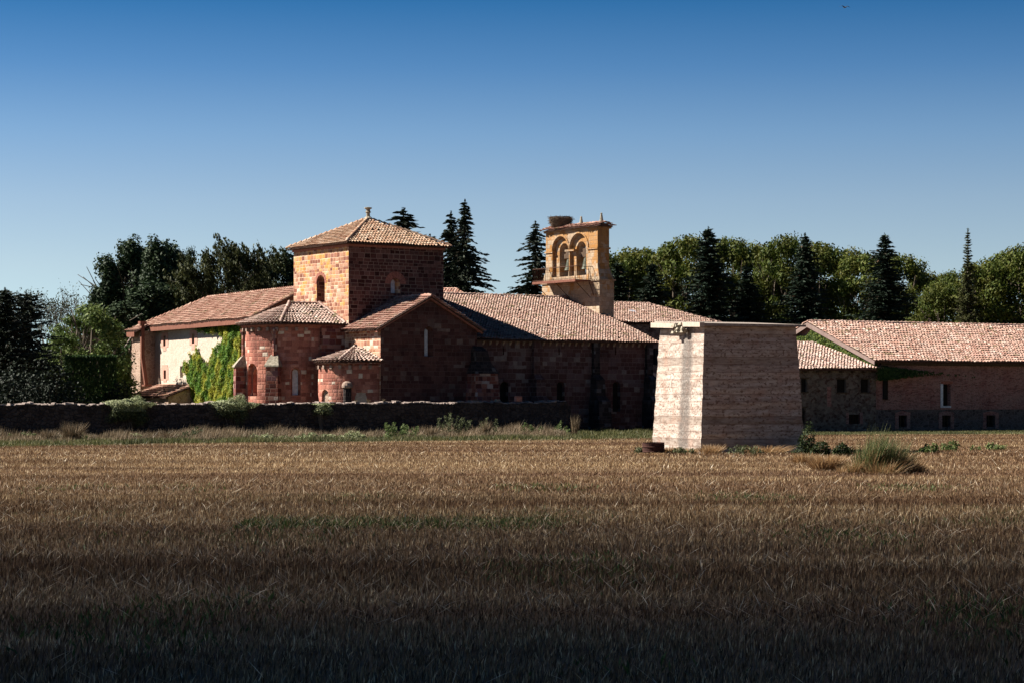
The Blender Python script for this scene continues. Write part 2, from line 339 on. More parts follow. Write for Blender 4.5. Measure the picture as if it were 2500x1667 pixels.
# ------------------------------------------------------------------ roof tiles
def tile_mesh(items):
    """items: (centre, across, down, up, length, r_low, r_top) -> half-barrel tiles, each its own island"""
    V = []; Fc = []; k = 5
    for (c, a, d, n, ln, r0, r1) in items:
        o = len(V)
        for (s, r, lift) in ((0.5, r0, 0.085), (-0.5, r1, 0.015)):
            for i in range(k):
                th = math.pi*i/(k-1)
                V.append(c + d*(s*ln) + a*(math.cos(th)*r) + n*(math.sin(th)*r*0.85+lift-0.02))
        for i in range(k-1): Fc.append((o+i, o+i+1, o+k+i+1, o+k+i))
    return V, Fc
def tiles_plane(e0, e1, up_vec, length, inside=None, cw=0.27, course=0.40, jit=1.0, missing=0.004):
    """eave from e0 to e1, slope direction up_vec (unit, in plane)"""
    e0, e1, u = Vector(e0), Vector(e1), Vector(up_vec).normalized()
    a = (e1-e0).normalized(); W = (e1-e0).length; n = a.cross(u).normalized()
    if n.z < 0: n = -n
    out = []; nc = max(1, int(W/cw)); nr = max(1, int(length/course))
    for i in range(nc+1):
        wob = random.gauss(0, 0.012)*jit
        for j in range(nr+1):
            s = i*W/nc; t = (j+0.35)*length/(nr+0.6)
            if inside and not inside(s/W, t/length): continue
            if random.random() < missing: continue
            dd = (-u + a*random.gauss(0, 0.035)*jit).normalized()
            c = e0+Vector((0, 0, .030*math.sin(s*.55+e0.x)+.02*math.sin(s*1.7+t)))+a*(s+wob+random.gauss(0, 0.008)*jit)+u*(t+random.gauss(0, 0.012)*jit)+n*(0.02+abs(random.gauss(0, 0.008))*jit)
            out.append((c, a, dd, n, course*1.2, 0.106, 0.080))
    return out
def tiles_cone(c, a0, a1, r, ztop, zeave, cw=0.30, course=0.40, rin=0.25):
    c = Vector(c); out = []; nc = int(abs(a1-a0)*r/cw); sl = math.hypot(r, ztop-zeave)
    nr = int(sl/course)
    for i in range(nc+1):
        th = a0+(a1-a0)*i/nc; d = Vector((math.cos(th)*r, math.sin(th)*r, zeave-ztop)).normalized()
        a = Vector((-math.sin(th), math.cos(th), 0)); n = d.cross(a)
        if n.z < 0: n = -n
        for j in range(nr):
            t = sl-(j+0.35)*course; rr = r*t/sl
            if rr < rin: continue
            k = min(1.0, rr/r*1.15+0.12)
            if rr < r*0.5 and i % 2: continue
            if rr < r*0.5: k = min(1.0, k*1.7)
            out.append((Vector((c.x, c.y, ztop))+d*t+n*0.02+a*random.gauss(0, .01), a, (d+a*random.gauss(0, .03)).normalized(), n, course*1.22, 0.118*k, 0.095*k))
    return out
def ridge(p, q, r=0.14, ln=0.42):
    p, q = Vector(p), Vector(q); d = (q-p); L_ = d.length; d.normalize()
    a = d.cross(Vector((0, 0, 1))).normalized(); n = a.cross(d)
    k = max(1, int(L_/ln))
    return [(p+d*((i+.5)*L_/k)+n*(0.03+abs(random.gauss(0, .01))), a, (d+a*random.gauss(0, .03)).normalized(), n, ln*1.2, r, r*.85) for i in range(k)]
def roof_tiles(name, items, mat, parent):
    V, Fc = tile_mesh(items); return link(name, np_mesh(name, np.array([tuple(v) for v in V]), np.array(Fc)), mat, parent)

# ================================================================== THE CHURCH
FR = Frame(-12.28, 163.1, R(34.2))
church = empty('church', (FR.X, FR.Y, 0), FR.a, 'red sandstone monastery church with square crossing tower, round apses, long tiled nave and bell gable', 'church')
def splay(outer, inner, y0, y1):
    return MB().loft([[(a, y0, z) for a, z in outer], [(a, y1, z) for a, z in inner]])
def ring_front(mb, c, zs, r0, r1, y0, y1, n=11, a0=0, a1=math.pi, side=False, cx=None):
    """separate voussoirs standing proud of the wall"""
    for i in range(n):
        t0 = a0+(a1-a0)*(i+0.06)/n; t1 = a0+(a1-a0)*(i+0.94)/n
        q = [(c+r*math.cos(t), zs+r*math.sin(t)) for r, t in ((r0, t0), (r1, t0), (r1, t1), (r0, t1))]
        if side: mb.prism([(y0, a, z) for a, z in q], (y1-y0, 0, 0))
        else: mb.prism([(a, y0, z) for a, z in q], (0, y1-y0, 0))
    return mb
# crossing tower
TW, TD, TZ = 8.45, 8.6, 14.1
lw0, lw1 = FR.y(793, 0), FR.y(773, 0); lzt = FR.z(0, 4, 672); lz0 = FR.z(0, 4, 738)
lr = (lw1-lw0)/2
left_win = arch(lw0, lw1, lz0, lzt-lr)
rx0, rx1 = FR.x(954, 0), FR.x(977, 0); rzt = FR.z(4, 0, 680); rz0 = FR.z(4, 0, 716)
rr = (rx1-rx0)/2; rc = (rx0+rx1)/2
cut1 = ap_side(left_win, -0.1, 0.75)
cut2 = splay(arch(rx0, rx1, rz0, rzt-rr), arch(rc-.17, rc+.17, rz0, rzt-.25), -0.01, 0.45)
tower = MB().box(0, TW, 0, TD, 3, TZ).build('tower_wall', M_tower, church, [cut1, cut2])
# redder courses on the south face, with its shade also put into the colour
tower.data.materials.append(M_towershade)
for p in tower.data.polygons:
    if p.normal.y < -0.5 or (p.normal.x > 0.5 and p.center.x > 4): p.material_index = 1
w1 = MB().prism([(0.70, a, z) for a, z in left_win], (0.1, 0, 0)).build('blocked_window', M_apse, church); w1['label'] = 'round-arched window blocked with red stone'
ring_front(MB(), (lw0+lw1)/2, lzt-lr, lr+.02, lr+.28, -0.02, 0.1, 9, side=True).build('window_arch', M_voussoir, church)
w2 = MB().prism([(a, 0.40, z) for a, z in arch(rc-.17, rc+.17, rz0, rzt-.25)], (0, .04, 0)).build('slit_window', M_glass, church)
ring_front(MB(), rc, rzt-rr, rr+.02, rr+.52, -0.02, 0.1, 11).build('window_arch', M_voussoir, church)
MB().box(-.10, TW+.10, -.10, TD+.10, TZ-.16, TZ+.0).build('tower_cornice', M_voussoir, church)
ov = 0.42; AP = (TW/2, TD/2, 16.45); ez = TZ+0.02
dk = MB().loft([[(-ov, -ov, ez), (TW+ov, -ov, ez), (TW+ov, TD+ov, ez), (-ov, TD+ov, ez)],
                [(-ov, -ov, ez+.06), (TW+ov, -ov, ez+.06), (TW+ov, TD+ov, ez+.06), (-ov, TD+ov, ez+.06)],
                [(AP[0]+dx, AP[1]+dy, AP[2]-.05) for dx, dy in ((-.03, -.03), (.03, -.03), (.03, .03), (-.03, .03))]])
troof = dk.build('tower_roof', M_deck, church)
def tri(s, t): return t < min(s, 1-s)*2-0.02
its = []
hx, hy = TW/2+ov, TD/2+ov; rise = AP[2]-ez-.06
c4 = [(-ov, -ov), (TW+ov, -ov), (TW+ov, TD+ov), (-ov, TD+ov)]
for k in range(4):
    a, b = c4[k], c4[(k+1) % 4]; mid = Vector(((a[0]+b[0])/2, (a[1]+b[1])/2, ez+.08)); u = Vector((AP[0], AP[1], AP[2]))-mid
    its += tiles_plane((a[0], a[1], ez+.08), (b[0], b[1], ez+.08), u, u.length, tri, cw=.26, course=.36, jit=.7)
    its += ridge((a[0], a[1], ez+.12), (AP[0], AP[1], AP[2]+.03))
roof_tiles('roof_tiles', its, T_tower, troof)
MB().lathe([(.34, 0), (.36, .12), (.26, .2), (.15, .28), (.14, .52), (.24, .60), (.17, .66), (.15, .8), (.30, .88), (.30, .95), (.05, 1.0)], 10, (AP[0], AP[1], AP[2]-.05)).build('finial', M_cap, church)

# main apse and its straight bay
AC = (-2.7, 4.3); AR = 3.45; AH = 7.95
def half_outline(c, r, xin, n=28, bulge=None):
    p = [(xin, c[1]-r), (c[0], c[1]-r)]
    p += [(c[0]+r*math.cos(R(270-180*i/n)), c[1]+r*math.sin(R(270-180*i/n))) for i in range(1, n)]
    return p+[(c[0], c[1]+r), (xin, c[1]+r)]
ol = half_outline(AC, AR, 0.05)
lw = arch(-.62, .62, 2.72, 4.55); lw2 = arch(-.42, .42, 2.72, 4.35)
awin, bwin = R(-172.8), R(-110.4)
bw_ = arch(-.40, .40, 2.75, 4.45); bwi = arch(-.21, .21, 2.80, 4.50)
def rad_loft(c, ang, o, r0, i, r1):
    d = Vector((math.cos(ang), math.sin(ang), 0)); t = Vector((-d.y, d.x, 0)); c = Vector((c[0], c[1], 0))
    return MB().loft([[tuple(c+d*r0+t*a+Vector((0, 0, z))) for a, z in o], [tuple(c+d*r1+t*a+Vector((0, 0, z))) for a, z in i]])
cuts = [ap_rad(lw, AC[0], AC[1], awin, AR-.40, AR+.5), ap_rad(lw2, AC[0], AC[1], awin, AR-1.15, AR+.5), rad_loft(AC, bwin, bw_, AR+.1, bwi, AR-.5)]
MB().loft([[(x, y, 0) for x, y in ol], [(x, y, AH) for x, y in ol]]).build('apse_wall', M_apse, church, cuts, cyl=[(AC[0], AC[1], AR)])
x785 = FR.x(785, .6)
MB().box(x785, .06, .55, 8.05, 0, AH-.02).build('chancel_wall', M_red, church)
ap_rad(lw2, AC[0], AC[1], awin, AR-1.14, AR-1.0).build('blocked_window', M_apse, church)
ap_rad(bwi, AC[0], AC[1], bwin, AR-.48, AR-.42).build('glazed_window', M_glass, church)
co = half_outline(AC, AR+.22, 0.04)
mb = MB().loft([[(x, y, AH-.14) for x, y in half_outline(AC, AR+.05, .04)], [(x, y, AH-.02) for x, y in co], [(x, y, AH+.06) for x, y in co]])
mb.build('apse_cornice', M_voussoir, church)
mb = MB()
for i in range(15):
    th = R(262-11.8*i); d = Vector((math.cos(th), math.sin(th), 0)); t = Vector((-d.y, d.x, 0)); c = Vector((AC[0], AC[1], AH-.45))+d*(AR-.05)
    MB().prism([tuple(c-t*.10+Vector((0, 0, .05))), tuple(c+t*.10+Vector((0, 0, .05))), tuple(c+t*.10+Vector((0, 0, .30))), tuple(c-t*.10+Vector((0, 0, .30)))], d*.27).build('corbel', M_corb, church)
# stepped buttresses with sloping mossy caps and engaged shafts above
for ang in (-136.5, 163.0):
    th = R(ang); d = Vector((math.cos(th), math.sin(th), 0)); t = Vector((-d.y, d.x, 0)); c = Vector((AC[0], AC[1], 0))
    def q(rad, hw, z): return [tuple(c+d*(AR-.3)-t*hw+Vector((0, 0, z))), tuple(c+d*rad-t*hw+Vector((0, 0, z))), tuple(c+d*rad+t*hw+Vector((0, 0, z))), tuple(c+d*(AR-.3)+t*hw+Vector((0, 0, z)))]
    b = MB().loft([q(AR+.78, .50, 0), q(AR+.74, .48, 4.9)]).build('buttress', M_red, church)
    MB().loft([q(AR+.86, .56, 4.9), q(AR+.84, .56, 5.0), q(AR+.30, .34, 5.62), q(AR+.12, .26, 5.8)]).build('buttress_cap', M_cap, b)
    cc = c+d*(AR+.02)
    MB().lathe([(.24, 5.7), (.20, 5.9), (.20, 7.3), (.30, 7.5), (.30, 7.66)], 10, (cc.x, cc.y, 0)).build('engaged_shaft', M_red, church)
# roof of apse and chancel
RZ = 9.68; er = AR+.45; ez = AH+.08
mb = MB().lathe([(er, ez), (er, ez+.05), (.05, RZ-.03)], 40, (AC[0], AC[1], 0))
mb.prism([(AC[0], .32, ez), (AC[0], 8.28, ez), (AC[0], 8.28, ez+.05), (AC[0], 4.3, RZ-.02), (AC[0], .32, ez+.05)], (2.72, 0, 0))
ar = mb.build('apse_roof', M_deck, church)
u = Vector((0, 4.3-.25, RZ-ez-.05))
its = tiles_plane((AC[0]+.12, .25, ez+.08), (-.02, .25, ez+.08), u, u.length, cw=.27, course=.37)
its += tiles_plane((AC[0]+.12, 8.35, ez+.08), (-.02, 8.35, ez+.08), Vector((0, -u.y, u.z)), u.length, cw=.27, course=.37)
its += tiles_cone((AC[0], AC[1]), R(90), R(270), er+.05, RZ+.02, ez+.08, cw=.285, course=.37)
its += ridge((AC[0]-.1, AC[1], RZ+.05), (0, AC[1], RZ+.05))
hd = R(180+52); its += ridge((AC[0]+er*math.cos(hd), AC[1]+er*math.sin(hd), ez+.16), (AC[0], AC[1], RZ+.08), r=.13)
its += ridge((-.12, .35, ez+.16), (-.12, 4.3, RZ+.1), r=.12)
roof_tiles('roof_tiles', its, T_apse, ar)

# small side apse
BC = (-.55, -1.85); BR = 2.7; BH = 5.12
ol = half_outline(BC, BR, 0.05, 24)
c1 = ap_rad(arch(-.45, .45, 2.0, 2.75), BC[0], BC[1], R(-174), BR-.25, BR+.4)
c2 = ap_rad(arch(-.45, .45, 2.0, 2.55), BC[0], BC[1], R(-110), BR-.12, BR+.4)
MB().loft([[(x, y, 0) for x, y in ol], [(x, y, BH) for x, y in ol]]).build('side_apse_wall', M_apse, church, [c1, c2], cyl=[(BC[0], BC[1], BR)])
ap_rad(arch(-.45, .45, 2.0, 2.75), BC[0], BC[1], R(-174), BR-.24, BR-.20).build('blocked_window', M_rubble, church)
ap_rad(arch(-.44, .44, 2.0, 2.55), BC[0], BC[1], R(-110), BR-.11, BR-.06).build('blocked_window', M_paleslab, church)
co = half_outline(BC, BR+.18, 0.04, 24)
MB().loft([[(x, y, BH-.16) for x, y in half_outline(BC, BR+.04, .04, 24)], [(x, y, BH-.02) for x, y in co], [(x, y, BH+.05) for x, y in co]]).build('side_apse_cornice', M_red, church)
mb = MB()
for i in range(11):
    th = R(264-15.5*i); d = Vector((math.cos(th), math.sin(th), 0)); t = Vector((-d.y, d.x, 0)); c = Vector((BC[0], BC[1], BH-.42))+d*(BR-.05)
    MB().prism([tuple(c-t*.10+Vector((0, 0, 0))), tuple(c+t*.10+Vector((0, 0, 0))), tuple(c+t*.10+Vector((0, 0, .27))), tuple(c-t*.10+Vector((0, 0, .27)))], d*.22).build('corbel', M_corb, church)
th = R(-131); sx, sy = BC[0]+(BR+.12)*math.cos(th), BC[1]+(BR+.12)*math.sin(th)
sh = MB().lathe([(.30, 0), (.29, 3.3)], 10, (sx, sy, 0)).build('engaged_shaft', M_darkbut, church)
MB().lathe([(.30, 3.3), (.39, 3.34), (.40, 3.5), (.33, 3.68), (.14, 3.80)], 12, (sx, sy, 0)).build('shaft_cap', M_corb, sh)
ez = BH+.07; er = BR+.32
sr = MB().lathe([(er, ez), (er, ez+.05), (.05, 6.22)], 36, (BC[0], BC[1], 0)).prism([(BC[0], BC[1]-er+.2, ez), (BC[0], BC[1]+er-.2, ez), (BC[0], BC[1], 6.2)], (-BC[0]+.02, 0, 0)).build('side_apse_roof', M_deck, church)
its = tiles_cone(BC, R(86), R(274), er+.05, 6.26, ez+.08, cw=.33, course=.37)
u = Vector((0, er, 6.26-ez-.08)); its += tiles_plane((BC[0]+.12, BC[1]-er-.05, ez+.08), (-.02, BC[1]-er-.05, ez+.08), u, u.length, course=.37)
hd = R(180+38); its += ridge((BC[0]+er*math.cos(hd), BC[1]+er*math.sin(hd), ez+.14), (BC[0], BC[1], 6.3), r=.12)
roof_tiles('roof_tiles', its, T_apse, sr)

# south transept
TY = -4.7; GX = TW/2; GZ = 10.0; EH = 7.72
sx0, sx1 = FR.x(1036, TY), FR.x(1058, TY); szt = FR.z(4, TY, 797); sz0 = FR.z(4, TY, 870); sc_ = FR.x(1046, TY)
scut = splay(arch(sx0, sx1, sz0, szt-(sx1-sx0)/2), arch(sc_-.16, sc_+.16, sz0+.05, szt-.35), TY-.01, TY+.45)
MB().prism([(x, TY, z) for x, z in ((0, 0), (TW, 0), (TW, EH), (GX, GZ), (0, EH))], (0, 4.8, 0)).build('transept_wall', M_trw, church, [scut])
tw_ = bpy.data.objects['transept_wall']; tw_.data.materials.append(M_tower)  # front colour darkened for shade, sunlit left face gets the paler tower stone
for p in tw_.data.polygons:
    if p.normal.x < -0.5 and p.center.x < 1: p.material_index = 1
MB().prism([(a, TY+.38, z) for a, z in arch(sc_-.16, sc_+.16, sz0+.05, szt-.35)], (0, .04, 0)).build('slit_window', M_glass, church)
mb = MB()                       # eaves moulding and gable coping
mb.box(-.20, .02, TY-.05, .0, EH-.20, EH-.02); mb.box(TW-.02, TW+.20, TY-.05, .0, EH-.20, EH-.02)
for sgn in (-1, 1):
    e = (GX+sgn*(GX+.42), GZ-(GX+.42)*(GZ-EH)/GX); mb.prism([(e[0], TY-.20, e[1]-.12), (e[0], TY-.20, e[1]+.03), (GX, TY-.20, GZ+.03), (GX, TY-.20, GZ-.12)], (0, .22, 0))
mb.build('gable_coping', M_voussoir, church)
sp = Vector((GX, 0, GZ-EH)).normalized(); el = (GX+.45)/sp.x; ezz = GZ-(GX+.45)*(GZ-EH)/GX
tr = MB().prism([(-.45, TY-.25, ezz), (GX, TY-.25, GZ), (TW+.45, TY-.25, ezz), (TW+.45, TY-.25, ezz+.10), (GX, TY-.25, GZ+.10), (-.45, TY-.25, ezz+.10)], (0, 5.0, 0)).build('transept_roof', M_deck, church)
its = tiles_plane((-.48, TY-.28, ezz+.12), (-.48, -.02, ezz+.12), sp, el, cw=.26, course=.37)
its += tiles_plane((TW+.48, TY-.28, ezz+.12), (TW+.48, -.02, ezz+.12), Vector((-sp.x, 0, sp.z)), el, cw=.26, course=.37)
its += ridge((GX, TY-.30, GZ+.13), (GX, 0, GZ+.13))
roof_tiles('roof_tiles', its, T_trans, tr)
# one pale replacement block and a few stones are part of the wall colouring; the corner buttress is stepped and blackened
b = MB()
b.loft([[(7.2, TY-1.6, 0), (9.75, TY-1.6, 0), (9.75, -4.0, 0), (7.2, -4.0, 0)], [(7.6, TY-1.1, 4.4), (9.6, TY-1.1, 4.4), (9.6, -4.0, 4.4), (7.6, -4.0, 4.4)]])
bb = b.build('buttress', M_red, church)
MB().loft([[(7.5, TY-1.2, 4.4), (9.7, TY-1.2, 4.4), (9.7, -4.0, 4.4), (7.5, -4.0, 4.4)], [(7.9, TY-.75, 5.3), (9.2, TY-.75, 5.3), (9.2, -4.0, 5.3), (7.9, -4.0, 5.3)], [(7.9, TY-.65, 6.1), (9.0, TY-.65, 6.1), (9.0, -4.0, 6.1), (7.9, -4.0, 6.1)], [(8.0, TY-.15, 6.45), (8.8, TY-.15, 6.45), (8.8, -4.0, 6.45), (8.0, -4.0, 6.45)]]).build('buttress_cap', M_darkbut, bb)

# nave and aisle
NX0, NX1, NY, NR, NE, NZ = TW-.05, 25.6, -4.1, 7.3, 7.02, 10.82
cuts = []; fills = []
for px in (1229, 1365, 1503):
    x = FR.x(px, NY); cuts.append(ap_front(arch(x-.06, x+.06, FR.z(x, NY, 866), FR.z(x, NY, 848)), NY-.1, NY+.4))
for px in (1231, 1369, 1505):
    x = FR.x(px, NY); z0 = FR.z(x, NY, 1004); z1 = FR.z(x, NY, 931); cuts.append(ap_front(arch(x-.38, x+.38, z0, z1-.38), NY-.1, NY+.40)); fills.append((x, z0, z1))
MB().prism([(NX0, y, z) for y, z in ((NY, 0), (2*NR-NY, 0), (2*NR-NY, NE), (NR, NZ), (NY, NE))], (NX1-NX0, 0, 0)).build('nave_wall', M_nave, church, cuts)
for x, z0, z1 in fills:
    MB().prism([(a, NY+.36, z) for a, z in arch(x-.37, x+.37, z0, z1-.38)], (0, .03, 0)).build('nave_window', M_dark, church)
    ring_front(MB(), x, z1-.38, .40, .66, NY-.03, NY+.1, 7).build('window_arch', M_nave, church)
mb = MB().box(NX0, NX1+.1, NY-.22, NY+.1, NE-.12, NE+.02); mb.build('nave_cornice', M_paleslab, church)
mb = MB(); x = 9.4
while x < NX1-.2:
    MB().prism([(x-.07, NY, NE-.42), (x-.07, NY, NE-.12), (x-.07, NY-.19, NE-.12), (x-.07, NY-.16, NE-.2)], (.15, 0, 0)).build('corbel', M_corb, church); x += .62
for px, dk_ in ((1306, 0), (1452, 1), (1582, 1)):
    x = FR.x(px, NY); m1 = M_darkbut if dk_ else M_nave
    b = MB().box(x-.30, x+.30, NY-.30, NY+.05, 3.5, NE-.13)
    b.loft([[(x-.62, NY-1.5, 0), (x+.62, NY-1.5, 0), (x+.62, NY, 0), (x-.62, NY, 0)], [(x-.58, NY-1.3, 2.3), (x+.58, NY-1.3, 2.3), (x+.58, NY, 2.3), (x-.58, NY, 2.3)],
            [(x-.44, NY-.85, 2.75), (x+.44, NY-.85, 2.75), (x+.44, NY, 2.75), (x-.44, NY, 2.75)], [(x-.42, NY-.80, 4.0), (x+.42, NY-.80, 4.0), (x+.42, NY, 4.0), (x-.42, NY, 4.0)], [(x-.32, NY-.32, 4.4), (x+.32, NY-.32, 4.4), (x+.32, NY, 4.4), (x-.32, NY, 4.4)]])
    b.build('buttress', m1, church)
up = Vector((0, NR-NY, NZ-NE)).normalized(); e0 = NY-.42; ez = NE-.42*(NZ-NE)/(NR-NY); ln = (NR-e0)/up.y
nr_ = MB().prism([(NX0, e0, ez), (NX0, NR, NZ), (NX0, 2*NR-e0, ez), (NX0, 2*NR-e0, ez+.10), (NX0, NR, NZ+.10), (NX0, e0, ez+.10)], (NX1+.35-NX0, 0, 0)).build('nave_roof', M_deck, church)
its = tiles_plane((NX0, e0-.04, ez+.11), (NX1+.34, e0-.04, ez+.11), up, ln, cw=.255, course=.36, jit=1.1, missing=.006)
its += tiles_plane((NX0, 2*NR-e0+.04, ez+.11), (NX1+.34, 2*NR-e0+.04, ez+.11), Vector((0, -up.y, up.z)), ln, cw=.5, course=.6)
its += ridge((NX0, NR, NZ+.14), (NX1+.35, NR, NZ+.14))
roof_tiles('roof_tiles', its, T_nave, nr_)
# little roof that shows behind the ridge
q = [(15.6, 13.0), (19.0, 13.0), (19.0, 17), (15.6, 17)]
rr_ = MB().loft([[(x, y, 9) for x, y in q], [(x, y, 11.15) for x, y in q], [(16.6, 14.8, 11.8), (18.6, 14.8, 11.8), (18.6, 15.2, 11.8), (16.6, 15.2, 11.8)]]).build('rear_roof', M_deck, church)
u = Vector((0, 1.9, .68)); roof_tiles('roof_tiles', tiles_plane((15.6, 12.9, 11.2), (19.0, 12.9, 11.2), u, u.length, lambda s, t: t*.55 < s), T_trans, rr_)

# bell gable on the west front
gx0, gx1, gy0, gy1 = 25.5, 26.70, 3.05, 10.5
ZL, ZF, ZT = 12.35, 13.5, 16.62
oc = []
for (o0, o1, i0, i1) in ((4.40, 7.02, 5.02, 6.42), (7.12, 9.55, 7.5, 8.86)):
    ro, ri = (o1-o0)/2, (i1-i0)/2
    oc += [ap_side(arch(o0, o1, ZL+.45, 14.98, 14), gx0-.3, gx0+.27), ap_side(arch(i0, i1, ZL+.45, 14.98, 12), gx0+.2, gx1+.5)]
body = MB().loft([[(gx0-.12, gy0-.42, 6.5), (gx1+.18, gy0-.42, 6.5), (gx1+.18, gy1+.4, 6.5), (gx0-.12, gy1+.4, 6.5)],
                  [(gx0-.12, gy0-.42, ZL), (gx1+.18, gy0-.42, ZL), (gx1+.18, gy1+.4, ZL), (gx0-.12, gy1+.4, ZL)],
                  [(gx0, gy0, ZF), (gx1, gy0, ZF), (gx1, gy1, ZF), (gx0, gy1, ZF)],
                  [(gx0, gy0, ZT), (gx1, gy0, ZT), (gx1, gy1, ZT), (gx0, gy1, ZT)]])
bg_ = body.build('bell_gable', M_gable, church, oc)
MB().box(gx0-.24, gx1+.30, gy0-.54, gy1+.5, ZL-.10, ZL+.03).build('weathering_ledge', M_gable, bg_)
for a, b in ((gy0-.08, 4.52), (6.30, 7.62), (9.44, gy1+.08)): MB().box(gx0-.09, gx0+.29 if a > gy0 else gx1+.09, a, b if a > gy0 else gy0+.2, 14.90, 15.05).build('impost_moulding', M_gable, bg_)
MB().box(gx0-.09, gx0+.29, gy0+.201, 4.52, 14.902, 15.048).build('impost_moulding', M_gable, bg_)
mb = MB()
for (o0, o1) in ((4.40, 7.02), (7.12, 9.55)):
    r_ = (o1-o0)/2; c_ = (o0+o1)/2; pr_ = [(c_+(r_-.02)*math.cos(a), 15.06+(r_-.02)*math.sin(a)) for a in np.linspace(.03, math.pi-.03, 17)]+[(c_+(r_+.12)*math.cos(a), 15.06+(r_+.12)*math.sin(a)) for a in np.linspace(math.pi-.03, .03, 17)]
    MB().prism([(gx0-.07, a, z) for a, z in pr_], (.17, 0, 0)).build('arch_moulding', M_gable, bg_)
MB().box(gx0-.14, gx1+.14, gy0-.14, gy1+.14, ZT-.01, ZT+.12).build('gable_cornice', M_gable, bg_)
xm = (gx0+gx1)/2
rg = MB().prism([(gx0-.28, gy0-.25, ZT+.12), (gx1+.28, gy0-.25, ZT+.12), (xm, gy0-.25, ZT+.42)], (0, gy1-gy0+.5, 0)).build('gable_roof', M_deck, bg_)
# gable_roof tiles stay in its mesh: a third level is the deepest
u = Vector((xm-gx0+.28, 0, .30)); its = tiles_plane((gx0-.36, gy1+.28, ZT+.16), (gx0-.36, gy0-.28, ZT+.16), u, u.length, cw=.27, course=.34, jit=2)
its += tiles_plane((gx1+.36, gy1+.28, ZT+.16), (gx1+.36, gy0-.28, ZT+.16), Vector((-u.x, 0, u.z)), u.length, cw=.27, course=.34, jit=2)
its += ridge((xm, gy0-.3, ZT+.46), (xm, gy1+.3, ZT+.46))
roof_tiles('gable_tiles', its, T_trans, bg_)
for yy, hh in ((gy0+.15, .85), (6.05, .72)):
    MB().lathe([(.26, ZT+.40), (.24, ZT+.52), (.17, ZT+.58), (.08, ZT+.52+hh*.8), (.10, ZT+.56+hh*.8), (.03, ZT+.62+hh*.8)], 9, (xm-.1, yy, 0)).build('gable_finial', M_cap, bg_)
# balcony with its railing
bx = gx0-1.75; by0, by1 = 3.75, 9.95; bz = FR.z(gx0, 5, 686)
MB().box(bx, gx0, by0, by1, bz-.07, bz+.03).box(bx-.05, bx+.03, by0-.02, by1+.02, bz-.16, bz+.05).build('balcony_floor', M_rust, bg_)
rl = MB(); rh = 1.12
def rail(p, q, n):
    p, q = Vector(p), Vector(q); rl.tube(p+Vector((0, 0, rh)), q+Vector((0, 0, rh)), .028); rl.tube(p+Vector((0, 0, .12)), q+Vector((0, 0, .12)), .02)
    for i in range(n+1):
        c = p+(q-p)*(i/n); rl.tube(c, c+Vector((0, 0, rh)), .028 if i in (0, n) else .016, n=4)
rail((bx, by0, bz), (bx, by1, bz), 34); rail((bx, by0, bz), (gx0, by0, bz), 8); rail((bx, by1, bz), (gx0, by1, bz), 8)
for yy in (by0+.2, (by0+by1)/2, by1-.2): rl.tube((bx+.1, yy, bz-.08), (gx0, yy, bz-1.5), .03)
# stair rail going down the wall at the near end
for k in range(7): rl.tube((gx0-.45, by0-.12*k, bz-.22*k), (gx0-.45, by0-.12*k, bz-.22*k+1.0), .016, n=4)
rl.tube((gx0-.45, by0, bz+1.0), (gx0-.45, by0-.75, bz-.35), .025); rl.tube((gx0-.45, by0, bz+.05), (gx0-.45, by0-.75, bz-1.3), .03)
rl.build('balcony_railing', M_iron, bg_)

def bell(y, label):
    wx, wy = FR.world(xm+.05, y)
    b = empty('church_bell', (wx, wy, 13.35), FR.a, label, 'bell', 'bells hanging in the two openings of the bell gable')
    MB().lathe([(.50, 0), (.46, .06), (.36, .35), (.30, .70), (.24, .92), (.10, 1.0), (.05, 1.02)], 18).build('bell_body', M_bronze, b)
    MB().box(-.16, .16, -.60, .60, 1.02, 1.42).box(-.12, .12, -.42, .42, 1.42, 1.75).build('yoke', M_wood, b)
bell(5.45, 'greenish bronze bell hanging in the nearer, right-hand arch of the bell gable'); bell(7.9, 'dark bronze bell hanging in the farther, left-hand arch of the bell gable')
# stork nest
nx, ny = FR.world(xm, gy1-1.35)
mb = MB()
for i in range(1500):
    th = random.uniform(0, 2*math.pi); zz = random.uniform(0, .85); rad = (0.78+.22*math.sin(zz*2.2))*math.sqrt(random.uniform(.35, 1)); ln = random.uniform(.25, .65)
    c = Vector((math.cos(th)*rad, math.sin(th)*rad, zz+.08)); d = Vector((-math.sin(th)+random.gauss(0, .55), math.cos(th)+random.gauss(0, .55), random.gauss(0, .22))).normalized()
    mb.tube(c-d*ln/2, c+d*ln/2, .016, .010, 3)
mb.lathe([(.5, 0), (.78, .2), (.85, .6), (.7, .8)], 14)
nest = link('stork_nest', mb.mesh('stork_nest'), M_twig); nest.location = (nx, ny, ZT+.42)
tag(nest, 'big round stork nest of dark twigs on the left end of the bell gable roof', 'nest')

